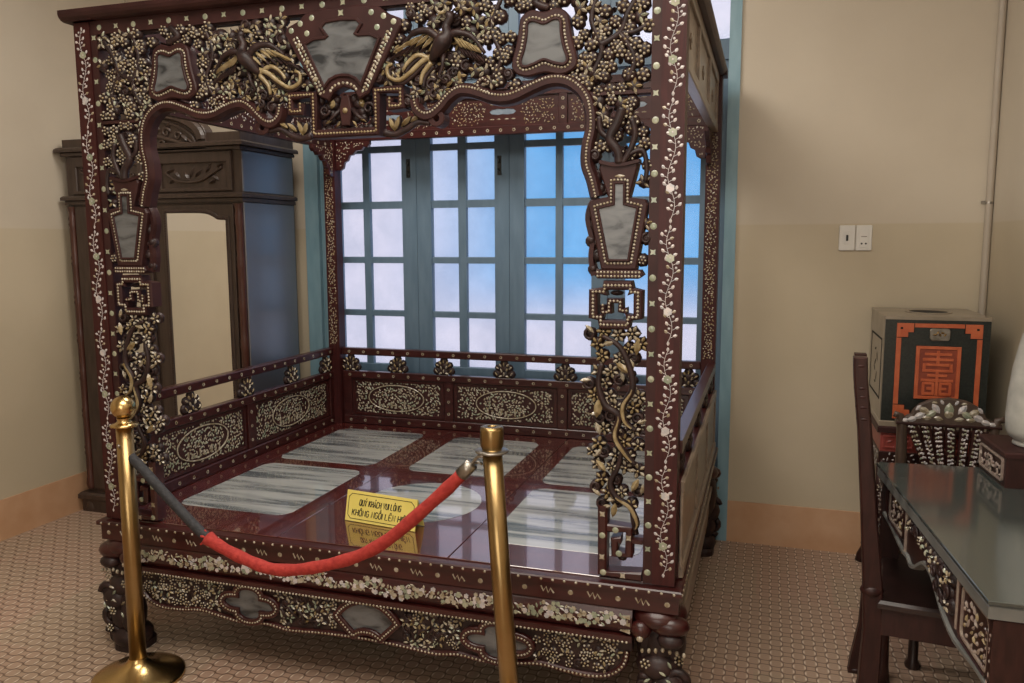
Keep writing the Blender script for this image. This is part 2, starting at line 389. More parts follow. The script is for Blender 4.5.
ROWS = [(.815, 1.084), (1.117, 1.379), (1.414, 1.677), (1.717, 1.98), (2.015, 2.28)]
for x0, x1, ps in LEAVES:
    b = MB(); ya, yb_ = YB + .025, YB + .065
    xs = [x0] + [v for p in ps for v in p] + [x1]; zs = [.055] + [v for r in ROWS for v in r] + [2.34]
    b.box(xs[0], xs[1], ya, yb_, .055, 2.34, BLUEW, .004); b.box(xs[4], xs[5], ya, yb_, .055, 2.34, BLUEW, .004)
    b.box(xs[2], xs[3], ya + .006, yb_ - .006, .3, 2.3, BLUEW, .004)
    for k in range(0, len(zs), 2): b.box(xs[1] - .01, xs[4] + .01, ya + .004 + (.004 if 0 < k < 10 else 0), yb_ - .006, zs[k], zs[k + 1], BLUEW, .004)
    for a, c in ps: b.box(a + .03, c - .03, ya - .004, ya + .01, .16, .72, BLUEW, .006)
    s = structure(b.build('window_sash', win))
    g = MB()
    for a, c in ps:
        for r0, r1 in ROWS: g.box(a - .004, c + .004, YB + .046, YB + .05, r0 - .004, r1 + .004, PANE)
    structure(g.build('window_pane', s))
    t = MB(); t.box(x0, xs[1] - .03, ya, yb_, 2.44, WZ1 - .06, BLUEW); t.box(xs[4] + .03 + (.12 if x1 > -.3 else 0), x1 + (.06 if x1 > -.3 else 0), ya, yb_, 2.44, WZ1 - .06, BLUEW)
    s2 = structure(t.build('transom_sash', win)); g = MB(); g.box(xs[1] - .04, xs[4] + .04 + (.1 if x1 > -.3 else 0), YB + .046, YB + .05, 2.43, WZ1 - .05, PANE); structure(g.build('transom_pane', s2))
for X in (-1.872, -1.352):
    b = MB(); F = frame((X, YB + .025, 1.89)); b.F = F
    b.prism(rect(-.011, -.05, .011, .05), 0, .004, INK, .001); b.tube([(0, -.02, .004), (0, -.02, .022), (.012, -.035, .024), (.016, -.05, .022)], [.005, .005, .005, .004], INK); b.blob(0, .025, .01, .009, .014, .01, INK)
    structure(b.build('window_bolt', win))

# plates on the wall, conduit in the corner
def plate(name, x, label, cat):
    r = thing(name, label, cat, (x, YB, 1.507)); b = MB(frame((0, 0, 0)))
    b.prism(rrect(-.0345, -.058, .0345, .058, .006), 0, .012, WPLAS, .003); b.build('face_plate', r); return r
s = plate('light_switch', .345, 'white light switch plate with one dark rocker on the beige wall', 'switch')
b = MB(); b.prism(rrect(-.014, -.03, .014, .03, .004), .0118, .0135, WPLAS, .001); b.prism(rrect(-.005, -.014, .005, .014, .003), .0132, .017, INK, .002); b.build('rocker', s, 'small dark rocker')
s = plate('power_socket', .4165, 'white power socket plate beside the light switch, nearer the room corner', 'socket')
b = MB(); b.prism(rrect(-.02, -.045, .02, .045, .004), .0118, .0135, WPLAS, .001)
for u in (-.009, .009): b.dome(u, -.026, .0133, .005, .0008, INK, 8)
b.prism(rect(-.012, .004, .012, .008), .0133, .0142, STEEL); b.build('socket_insert', s)
cd = thing('conduit', 'cream plastic pipe running up the wall corner above the lacquer box', 'pipe', (XR - .016, YB - .016, 0))
b = MB(); b.lathe([(.0155, .02), (.0155, 3.28)], (0, 0, 0), PVC, 14); b.build('pipe', cd)
for z in (.6, 1.66, 2.7):
    b = MB(); b.lathe([(.017, z - .008), (.0145, z + .008)], (0, 0, 0), STEEL, 14); b.box(-.03, .0, .006, .016, z - .006, z + .006, STEEL); b.build('pipe_clip', cd)

# ---------------------------------------------------------------- the canopy bed (local: x across, y into the room's depth, front plane at y = 0)
bed = thing('canopy_bed', 'large carved dark red canopy bed with mother-of-pearl inlay and marble panels, standing before the window', 'bed', (-1.2427, 2.2557, 0))

def extrude_x(b, prof, x0, x1, m):
    """prof: (y, z) outline swept along x."""
    n = len(prof); vs = [(x0, y, z) for y, z in prof] + [(x1, y, z) for y, z in prof]
    b.add(vs, [[i, (i + 1) % n, n + (i + 1) % n, n + i] for i in range(n)] + [list(range(n)), list(range(n, 2 * n))[::-1]], m, False, True)
def extrude_y(b, prof, y0, y1, m):
    n = len(prof); vs = [(x, y0, z) for x, z in prof] + [(x, y1, z) for x, z in prof]
    b.add(vs, [[i, (i + 1) % n, n + (i + 1) % n, n + i] for i in range(n)] + [list(range(n)), list(range(n, 2 * n))[::-1]], m, False, True)
def flower(b, u, v, d, r=.0115, petals=6, pm=None, cm=None, dot=.36):
    a0 = RND.random() * PI
    for i in range(petals):
        a = a0 + 2 * PI * i / petals; b.dome(u + r * math.cos(a), v + r * math.sin(a), d, r * dot, r * .42, pm or PEARL, 6)
    b.dome(u, v, d + .001, r * .36, r * .5, cm or GOLD, 6)
def hexpts(u0, u1, v0, v1, s, jit=.28):
    r = 0; v = v0
    while v <= v1:
        u = u0 + (s / 2 if r % 2 else 0)
        while u <= u1:
            yield u + RND.uniform(-jit, jit) * s, v + RND.uniform(-jit, jit) * s
            u += s
        v += s * .866; r += 1
def curl(b, u, v, d, r, m, turns=1.3, tr=.006, hand=1, a0=0.):
    n = int(10 * turns) + 2
    b.tube([(u + r * (1 - .75 * i / n) * math.cos(a0 + hand * 2 * PI * turns * i / n), v + r * (1 - .75 * i / n) * math.sin(a0 + hand * 2 * PI * turns * i / n), d) for i in range(n)], [tr * (1 - .5 * i / n) for i in range(n)], m, 5)
def openwork(b, ok, box, s=.029, d=-.02, holes=.12, flowers=.6, size=1., wood=CARV):
    """Pierced carving: wooden lumps that run into each other with gaps left between, each carrying an inlaid blossom, a leaf spray or a curl."""
    for u, v in hexpts(*box, s):
        if not ok(u, v): continue
        if RND.random() < holes: continue
        r = s * RND.uniform(.58, .72)
        b.blob(u, v, d, r, r * RND.uniform(.8, 1.05), .02, wood, 8, 5, RND.random() * PI)
        if RND.random() < .75:
            a = RND.random() * 2 * PI; x, y = u + s * .55 * math.cos(a), v + s * .55 * math.sin(a)
            if ok(x, y): b.blob(x, y, d - .012, s * .36, s * .22, .014, wood, 7, 4, a); b.leaf(x, y, d + .002, a, s * .5, s * .2, .006, wood)
        k = RND.random(); fl = flowers(u, v) if callable(flowers) else flowers
        if k < fl: flower(b, u, v, d + .0155, .0105 * size * RND.uniform(.85, 1.1), RND.choice((5, 6)))
        elif k < fl + (1 - fl) * .85:
            a = RND.random() * 2 * PI
            for j in range(RND.choice((3, 4, 4))):
                aa = a + j * 1.35; b.leaf(u + .012 * math.cos(aa), v + .012 * math.sin(aa), d + .012, aa, .024 * size, .0125 * size, .007, wood); b.leaf(u + .012 * math.cos(aa), v + .012 * math.sin(aa), d + .017, aa, .019 * size, .0078 * size, .005, RND.choice((PEARL, PEARL, GOLD, PEARLG)))
        else: curl(b, u, v, d + .017, s * .5, wood, 1.2, .0048, RND.choice((1, -1)), RND.random() * 6)
def foliage(b, u0, u1, v0, v1, s, d, ok=None, m=(PEARL, PEARL, PEARLG), l=.013, w=.006, h=.002):
    for u, v in hexpts(u0, u1, v0, v1, s, .35):
        if ok and not ok(u, v): continue
        if RND.random() < .12: continue
        k = RND.random()
        if k < .75: b.leaf(u, v, d, RND.random() * 2 * PI, l * RND.uniform(.7, 1.25), w * RND.uniform(.8, 1.2), h, RND.choice(m))
        else: b.dome(u, v, d, w * .62, h, RND.choice(m), 6)
def vine(b, u, v0, v1, d, wid, m=PEARLW, seg=.155):
    """Flat inlaid vine that climbs a post: wavy stem, leaf buds in pairs, a big blossom in each stretch."""
    n = max(1, round((v1 - v0) / (2 * seg))); L = (v1 - v0) / n
    for k in range(n):
        a, c = v0 + k * L + .012, v0 + (k + 1) * L - .012; N = 28; path = []
        for i in range(N + 1):
            t = i / N; path.append((u + wid * .2 * math.sin(t * 4 * PI), a + (c - a) * t))
        b.ribbon(path, .0008, d - .001, d + .001, m)
        for i in range(1, N):
            x, y = path[i]; sgn = 1 if i % 2 else -1
            b.ribbon([(x, y), (x + sgn * wid * .2, y + .005)], .0008, d - .001, d + .001, m)
            if i % 3 == 0: b.dome(x - sgn * wid * .16, y + .004, d, .0038, .0012, m, 6)
            aa = .5 + RND.uniform(-.3, .9); b.leaf(x + sgn * wid * .29, y + .007, d, aa if sgn > 0 else PI - aa, .0135, .009, .0016, RND.choice((m, m, PEARL)))
        for f in (.27, .74):
            x, y = u + wid * .2 * math.sin(f * 4 * PI), a + (c - a) * f
            b.star(x, y, d, wid * .26, .0018, RND.choice((m, PEARLG)), 6, .82); b.dome(x, y, d + .0015, .003, .001, m, 6)
        b.leaf(path[0][0], a - .004, d, PI / 2, .014, .008, .0016, m); b.leaf(path[-1][0], c + .003, d, PI / 2, .014, .008, .0016, m)
def alt_marks(b, path, step, d, r=.0095, first=0):
    for i, (p, a) in enumerate(resample(path, step)):
        if (i + first) % 2: b.star(p[0], p[1], d, r * 1.15, .0016, PEARLG, 4, .5, PI / 4)
        else: b.dome(p[0], p[1], d, r, .0016, PEARLG, 12)
def pentagons(b, u0, u1, v, step, d, r=.0085, vert=False):
    n = max(1, round((u1 - u0) / step))
    for i in range(n):
        t = u0 + (u1 - u0) * (i + .5) / n; c = (v, t) if vert else (t, v)
        a = RND.random() * PI
        o = [(c[0] + r * math.cos(a + 2 * PI * j / 5), c[1] + r * math.sin(a + 2 * PI * j / 5)) for j in range(5)]
        b.ringp(o, [(c[0] + .5 * (x - c[0]), c[1] + .5 * (y - c[1])) for x, y in o], d - .001, d + .0014, PEARL, 0)

# --- platform
b = MB(frame((0, 0, 0), 'top'))
b.prism(rect(-1.042, -.026, 1.042, 1.69), .486, .503, LACQ, .004)
for x0, x1 in ((-1.0, -.3125), (-.3095, .3095), (.3125, 1.0)): b.prism(rect(x0, .012, x1, 1.62), .5025, .5075, TOPW, .0015)
b.box(-1.032, 1.032, -.014, 1.68, .43, .4865, LACQ)
extrude_x(b, [(.05, .431), (-.004, .431), (-.012, .42), (-.019, .405), (-.021, .388), (-.018, .37), (-.01, .355), (0, .347), (.05, .347)], -.9, .9, LACQ)
extrude_x(b, [(.05, .3475), (-.02, .3475), (-.02, .328), (.05, .328)], -.9, .9, LACQ)
b.F = FRONT
for i in range(58):
    u = -1.02 + 2.04 * i / 57; b.dome(u, .4945, .0255, .005, .004, PEARL, 6)
for i in range(29):
    u = -1.0 + 2.0 * i / 28
    if i % 2: b.ribbon([(u - .02, .468), (u - .012, .452), (u - .004, .466), (u + .003, .448), (u + .01, .463), (u + .02, .449)], .0026, .0135, .0158, PEARL)
    else: b.dome(u, .457, .0138, .0085, .0016, PEARL, 12)
plat = b.build('platform', bed)
b = MB(FRONT)
def bulge(v): return .0205 - ((v - .388) / .036) ** 2 * .0085
for u, v in hexpts(-.88, .89, .366, .418, .0135, .36):
    g = math.sin(u * 19) + .5 * math.sin(u * 43)
    if abs(v - .392 - .006 * math.sin(u * 31)) > .015 + .007 * (g > -.4): continue
    k = RND.random()
    if k < .5: b.leaf(u, v, bulge(v), RND.random() * 2 * PI, RND.uniform(.013, .022), RND.uniform(.006, .009), .0025, RND.choice((PEARL, PEARL, PEARLG, PEARLW)))
    else: b.star(u, v, bulge(v), RND.uniform(.006, .0105), .003, RND.choice((PEARL, PEARLW, PEARLG)), 6, .8, RND.random())
for s in (-1, 1):
    for k in range(3): b.prism([(s * .895, .412 - .022 * k), (s * .865, .408 - .022 * k), (s * .895, .4 - .022 * k)], .004, .022, PEARL)
b.build('frieze_inlay', plat, 'cream mother-of-pearl blossoms along the front edge')
# marble slabs let into the top
def slab_top(name, pts, lab=None):
    b = MB(frame((0, 0, 0), 'top')); b.prism(pts, .5065, .5085, MARB, .0006); return b.build(name, bed, lab)
def notched(x0, y0, x1, y1, r=.045):
    c = r * .45
    return [(x0 + r, y0), (x1 - r, y0), (x1 - c, y0 + c * .5), (x1, y0 + r), (x1, y1 - r), (x1 - c, y1 - c * .5), (x1 - r, y1), (x0 + r, y1), (x0 + c, y1 - c * .5), (x0, y1 - r), (x0, y0 + r), (x0 + c, y0 + c * .5)]
for q in ((-.895, .885, -.41, 1.505), (-.885, .2, -.4, .805), (-.24, .87, .205, 1.5), (.375, .855, .885, 1.49), (.375, .18, .885, .79)): slab_top('marble_slab', notched(*q))
slab_top('marble_roundel', ell(.01, .5, .225, .235, 56), 'round grey marble in the middle of the bed')

# --- front apron with its marble medallions
half = [(0, .203), (.15, .198), (.27, .19), (.35, .2), (.44, .192), (.53, .2), (.62, .212), (.7, .203), (.78, .2), (.84, .215), (.875, .25), (.885, .29)]
low = smooth(mirror(half)[:-1] + half, 4)
b = MB(FRONT)
b.prism([(-.9, .328), (-.9, .29)] + low + [(.9, .29), (.9, .328)], -.03, .0, CARV, .003)
b.ribbon(low, .009, -.005, .01, LACQ); b.beads([(u, v + .001) for u, v in low], .0125, .0045, .004, .0095, PEARL)
b.beads([(-.885, .3285), (.885, .3285)], .0125, .0045, .004, .0195, PEARL)
MED = [(-.42, 'quatre'), (.03, 'fan'), (.48, 'quatre')]
def apron_ok(u, v):
    k = min(range(len(low)), key=lambda i: abs(low[i][0] - u))
    return low[k][1] + .014 < v < .318 and all(abs(u - c) > .115 for c, _ in MED)
openwork(b, apron_ok, (-.87, .87, .205, .318), .03, -.012, .05, lambda u, v: .8 if abs(u) > .58 else .15, 1.05)
for s in (-1, 1):
    for k in range(4): b.tube([(s * (.2 + .035 * k), .22 + .02 * (k % 2), .004), (s * (.22 + .035 * k), .26, .008), (s * (.25 + .035 * k), .27 + .02 * (k % 2), .004)], [.006, .005, .003], CARV, 5)
ap = b.build('front_apron', bed)
def quatre(c, v, s=1.):
    o = []
    for i in range(48):
        a = 2 * PI * i / 48; f = (a + PI / 4) % (PI / 2) - PI / 4; r = .55 * math.cos(f) + math.sqrt(.235 - .3025 * math.sin(f) ** 2); o.append((c + .107 * s * r * math.cos(a), v + .062 * s * r * math.sin(a)))
    return o
def fan(c, v):
    o = [(c + .135 * math.cos(a), v - .085 + .15 * math.sin(a)) for a in [math.radians(35 + 110 * i / 14) for i in range(15)]]
    return o + [(c + .06 * math.cos(a), v - .085 + .045 * math.sin(a)) for a in [math.radians(145 - 110 * i / 8) for i in range(9)]]
for c, kind in MED:
    o = quatre(c, .262) if kind == 'quatre' else fan(c, .27)
    if area(o) < 0: o.reverse()
    b = MB(FRONT); b.ringp(offset(o, .012), offset(o, -.012), -.02, .016, LACQ); b.beads(o, .0105, .004, .004, .0155, PEARL, True)
    mf = b.build('medallion_frame', ap); b = MB(FRONT); b.prism(offset(o, -.011), -.004, .006, MARBS); b.build('marble_inset', mf, 'grey marble inset')
for s in (-1, 1):
    b = MB(frame((s * 1.02, 0, 0), 'right' if s > 0 else 'left')); k = s
    b.prism([(k * .1, .43), (k * .1, .26), (k * .2, .21), (k * .8, .2), (k * 1.42, .21), (k * 1.55, .26), (k * 1.55, .43)], -.03, .0, SHEENW, .003)
    b.ribbon([(k * .1, .34), (k * 1.55, .34)], .012, -.002, .01, SHEENW); b.beads([(k * -.02, .4945), (k * 1.68, .4945)], .036, .005, .004, .0215, PEARL)
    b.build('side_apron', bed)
b = MB(frame((0, 1.66, 0), 'back')); b.prism([(-.9, .43), (-.9, .25), (-.8, .21), (.8, .21), (.9, .25), (.9, .43)], -.03, 0, CARV); b.build('rear_apron', bed)

# --- legs: monster masks over scrolled feet
def bed_leg(sx, rear):
    b = MB((Vector((sx * .975, 1.6 if rear else .055, 0)), Vector((sx, 0, 0)), Vector((0, 0, 1)), Vector((0, 1 if rear else -1, 0))))
    A = b.blob
    A(.0, .30, -.02, .075, .14, .075, CARV, 14, 9); A(-.005, .40, .0, .085, .045, .085, LACQ, 14, 8); A(.03, .385, .045, .06, .035, .04, LACQ, 12, 7)
    A(-.05, .37, .065, .032, .03, .025, LACQ, 10, 6); A(-.05, .35, .083, .011, .011, .008, PEARL, 8, 5); A(.035, .345, .06, .04, .025, .03, CARV, 10, 6)
    for k in range(7): b.blob(-.045 + .02 * k, .318 - .004 * abs(k - 3), .072 - .003 * abs(k - 2), .006, .009, .006, PEARL, 6, 5)
    A(.0, .25, .02, .07, .05, .06, CARV, 12, 7); A(.03, .2, .03, .06, .06, .055, CARV, 12, 7)
    curl(b, .055, .225, .06, .032, CARV, 1.4, .014, 1); curl(b, -.04, .2, .06, .028, CARV, 1.3, .012, -1, 2.)
    A(.01, .13, .015, .062, .07, .058, CARV, 12, 8); curl(b, .05, .125, .05, .036, CARV, 1.4, .014, -1, 1.)
    A(-.03, .15, .03, .04, .1, .05, CARV, 12, 8); A(0, .05, .01, .075, .05, .07, CARV, 14, 8); curl(b, .045, .055, .05, .034, CARV, 1.2, .015, 1, .5); curl(b, -.045, .05, .05, .03, CARV, 1.2, .013, -1, .5)
    for (u, v, d) in ((.06, .28, .045), (-.035, .27, .072), (.02, .165, .08), (.05, .09, .066)):
        flower(b, u, v, d, .012)
    for k in range(9): b.leaf(-.03 + RND.random() * .1, .15 + RND.random() * .13, .078, RND.random() * 6, .024, .01, .006, RND.choice((PEARL, PEARLG)))
    b.F = frame((0, 0, 0), 'top'); cx, cy = sx * .975, (1.6 if rear else .055)
    b.prism(rrect(cx - .066, cy - .066, cx + .066, cy + .066, .05), 0, .035, CARV, .012); b.box(cx - .05, cx + .05, cy - .045, cy + .05, .25, .432, CARV, .01)
    return b.build('leg', bed)
for sx in (-1, 1):
    for rear in (0, 1): bed_leg(sx, rear)

# --- posts
for sx in (-1, 1):
    x0, x1 = (.953, 1.018) if sx > 0 else (-1.018, -.953)
    b = MB(FRONT); b.box(x0, x1, 0, .07, .507, 2.235, POST, .003); vine(b, (x0 + x1) / 2, .53, 2.22, .0, .05)
    b.build('front_post', bed)
    b = MB(FRONT); u = sx * .939; b.box(u - .0135, u + .0135, .004, .052, .507, 2.19, FRMW, .002)
    alt_marks(b, [(u, .54), (u, 2.18)], .0715, -.004); b.build('inlaid_stile', bed)
    b = MB(frame((0, 1.6, 0))); b.box(x0 + (.004 if sx > 0 else -.004), x1 + (.004 if sx > 0 else -.004), 1.6, 1.665, .507, 2.235, POST, .003)
    c = (x0 + x1) / 2 + sx * .004
    foliage(b, c - .02, c + .02, .95, 2.02, .0125, 0., None, (PEARL, GOLD, PEARL), .012, .006, .0016); b.build('rear_post', bed)

# --- top rail and cornice
b = MB(FRONT); b.box(-.953, .953, .004, .052, 2.19, 2.236, FRMW, .002); alt_marks(b, [(-.915, 2.212), (.915, 2.212)], .0716, -.004); b.build('top_rail', bed)
b = MB(FRONT)
cp = [(.08, 2.234), (-.01, 2.234), (-.022, 2.238), (-.03, 2.246), (-.034, 2.256), (-.034, 2.268), (.08, 2.268)]
extrude_x(b, cp, -1.048, 1.048, FRMW)
for s in (-1, 1): extrude_y(b, [(s * 1.005 - s * y, z) for y, z in cp], -.02, 1.69, FRMW)
extrude_x(b, [(1.6, 2.234), (1.685, 2.234), (1.69, 2.25), (1.69, 2.268), (1.6, 2.268)], -1.04, 1.04, FRMW)
b.build('cornice', bed)

# --- pierced lintel
PATH = [(.228, 1.923), (.235, 1.895), (.257, 1.876), (.282, 1.878), (.308, 1.897), (.336, 1.925), (.368, 1.942), (.405, 1.94), (.442, 1.928), (.472, 1.917), (.506, 1.913), (.542, 1.919), (.59, 1.938), (.644, 1.954), (.693, 1.948), (.734, 1.919), (.756, 1.878), (.762, 1.815), (.751, 1.76), (.75, 1.712), (.765, 1.67), (.777, 1.622)]
EDGE = smooth(PATH, 5)
def edge_v(u):
    u = abs(u)
    c = [q for q in EDGE if q[1] > 1.86]
    return min(c, key=lambda q: abs(q[0] - u))[1]
CART = .628
b = MB(FRONT)
def lint_ok(u, v):
    a = abs(u)
    if a > .92 or v > 2.184: return False
    if a < .755 and v < (edge_v(u) + .012 if a > .22 else 1.90): return False
    if a >= .755 and v < 1.905: return False
    if abs(a - CART) < .09 and 1.955 < v < 2.135: return False
    if a < .085 + (v - 1.93) * .5 and v > 1.92: return False
    if a < .2 and v < 1.972: return False
    return True
openwork(b, lint_ok, (-.93, .93, 1.89, 2.19), .034, -.02, .1, lambda u, v: .8 if abs(u) > .47 else .14, 1.18)
for s in (-1, 1):
    for pts, r in (([(.9, 2.17), (.86, 2.11), (.84, 2.06), (.78, 2.03)], .009), ([(.84, 2.06), (.88, 1.99), (.86, 1.93)], .008), ([(.78, 2.17), (.76, 2.1), (.79, 2.02), (.76, 1.95)], .008), ([(.5, 2.18), (.47, 2.1), (.5, 2.02), (.47, 1.96)], .007), ([(.63, 2.19), (.6, 2.16), (.64, 2.14)], .012), ([(.92, 2.08), (.88, 2.06), (.84, 2.06)], .007)):
        b.tube([(s * u, v, -.006) for u, v in smooth(pts, 4)], r, CARV, 6)
b.box(-.93, .93, .014, .04, 2.184, 2.192, CARV)
for s in (-1, 1): b.ribbon([(s * .755, 1.902), (s * .927, 1.902)], .008, -.04, -.004, FRMW)
lint = b.build('pierced_lintel', bed)
# scalloped edge with a rope of beads, right and left
for s in (-1, 1):
    b = MB((Vector((0, 0, 0)), Vector((s, 0, 0)), Vector((0, 0, 1)), Vector((0, -1, 0))))
    n = [(u + (.006 if u > .74 and v < 1.9 else 0) * 0, v - (.006 if v > 1.86 else 0)) for u, v in EDGE]
    b.ribbon(n, .0195, -.045, .004, FRMW); b.beads(EDGE, .0092, .0042, .0035, .0035, PEARL)
    cu = smooth([(.462, 1.952), (.445, 1.962), (.43, 1.95), (.436, 1.933), (.46, 1.924)], 4)
    b.ribbon(cu, .009, -.03, .005, FRMW); b.beads(cu, .0092, .0038, .0035, .0045, PEARL)
    b.ringp(ell(.298, 1.858, .026, .024, 18), ell(.298, 1.858, .009, .009, 18), -.045, .0, FRMW)
    sil = smooth([(.125, 1.826), (.16, 1.818), (.2, 1.832), (.235, 1.85), (.275, 1.846)], 4)
    b.tube([(u, v, -.01) for u, v in sil], [.012 - .00025 * i for i in range(len(sil))], CARV, 6)
    for (u, v, a, l) in ((.165, 1.85, 1.2, .05), (.195, 1.855, .7, .045), (.148, 1.85, 1.9, .04), (.225, 1.862, .5, .035)):
        b.leaf(u, v, -.012, a, l, .016, .012, GOLD); b.blob(u, v, -.022, l * .55, .012, .012, CARV, 8, 5, a)
    b.build('scalloped_edge', lint)
# centre fret
b = MB(FRONT)
FR = [(-.152, 1.922), (-.152, 1.9), (-.188, 1.9), (-.188, 1.948), (-.106, 1.948), (-.106, 1.829), (.106, 1.829), (.106, 1.948), (.188, 1.948), (.188, 1.9), (.152, 1.9), (.152, 1.922)]
b.ribbon(FR, .0145, -.045, .008, FRMW, rnd=.1)
b.beads(FR, .0105, .0052, .004, .0078, GOLD, n=4, sq=.8)
for u, v in hexpts(-.09, .09, 1.845, 1.94, .026): b.blob(u, v, -.028, .017, .017, .014, CARV, 8, 5)
b.prism([(-.014, 1.85), (.014, 1.85), (.02, 1.9), (.012, 1.94), (-.012, 1.94), (-.02, 1.9)], -.03, .002, FRMW, .003); b.dome(0, 1.895, .002, .009, .006, GOLD, 10)
for s in (-1, 1):
    b.tube([(s * .02, 1.9, -.008), (s * .045, 1.875, 0), (s * .07, 1.862, -.006)], [.008, .006, .004], CARV, 6); b.leaf(s * .05, 1.918, -.012, PI / 2 + s * .3, .03, .02, .01, GOLD)
    b.leaf(s * .055, 1.868, -.003, -s * .5 + (0 if s > 0 else PI), .035, .009, .006, GOLD); b.leaf(s * .028, 1.857, -.006, -s * .9, .024, .008, .006, GOLD)
    curl(b, s * .075, 1.9, -.008, .018, CARV, 1.2, .006, s)
b.build('fret', lint)
# centre plaque
def sym(h, c=0.): return [(c + u, v) for u, v in h] + [(c - u, v) for u, v in reversed(h) if abs(u) > 1e-6]
def plaque(outer, marb, d0, d1, lip, wood):
    if area(outer) < 0: outer = outer[::-1]
    if area(marb) < 0: marb = marb[::-1]
    b = MB(FRONT); b.prism(outer, d0, d1, wood, .004); b.ringp(offset(marb, lip), offset(marb, -.002), d1 - .002, d1 + .007, wood, .002)
    m = MB(FRONT); m.prism(marb, d1 - .001, d1 + .002, MARBS); return b, m
oh = [(0, 2.197), (.06, 2.197), (.125, 2.186), (.15, 2.166), (.19, 2.15), (.196, 2.128), (.084, 1.94), (.052, 1.926), (.034, 1.952), (0, 1.965)]
mh = [(0, 2.157), (.052, 2.153), (.064, 2.14), (.044, 2.114), (.055, 2.107), (.095, 2.106), (.122, 2.094), (.062, 1.97), (.046, 1.988), (.022, 1.998), (0, 2.0)]
b, m = plaque(sym(oh), sym(mh), -.035, .01, .007, FRMW)
for s in (-1, 1):

    for k in range(17):
        t = k / 16; u = s * (.158 - .086 * t); v = 2.115 - .165 * t
        for j in (-1, 1): b.leaf(u + j * .006, v + j * .002, .01, RND.random() * 6, .012, .0075, .002, RND.choice((PEARL, PEARL, PEARLG)))
        if k % 5 == 2: b.dome(u, v, .01, .008, .003, PEARL, 10)
    for u, v in ((.172, 2.14), (.14, 2.158), (.1, 2.172), (.118, 2.128)): b.dome(s * u, v, .01, .009, .002, PEARLG, 12)
    for k in range(5): b.dome(s * .045 * math.sin(k / 4 * 1.3), 1.975 - .028 * (1 - math.cos(k / 4 * 1.3)), .01, .005, .003, PEARL, 6)
b.star(0, 2.178, .01, .012, .002, PEARLG, 4, .5, PI / 4)
pl = b.build('centre_plaque', lint); m.build('marble_inset', pl, 'grey swirled marble')
ch = [(0, 2.13), (.036, 2.138), (.066, 2.122), (.074, 2.09), (.081, 2.05), (.095, 1.995), (.086, 1.972), (.05, 1.958), (0, 1.966)]
kh = [(0, 2.096), (.03, 2.106), (.046, 2.1), (.048, 2.07), (.056, 2.03), (.066, 2.0), (.056, 1.987), (.026, 1.994), (0, 2.003)]
for s in (-1, 1):
    o = smooth(sym(ch, s * CART), 4, True); k = smooth(sym(kh, s * CART), 4, True)
    b, m = plaque(o, k, -.035, .006, .006, FRMW); ko = k if area(k) > 0 else k[::-1]; b.beads(offset(ko, .0105), .0098, .0043, .004, .006, PEARL, True)
    c = b.build('cartouche', lint); m.build('marble_inset', c, 'grey swirled marble')
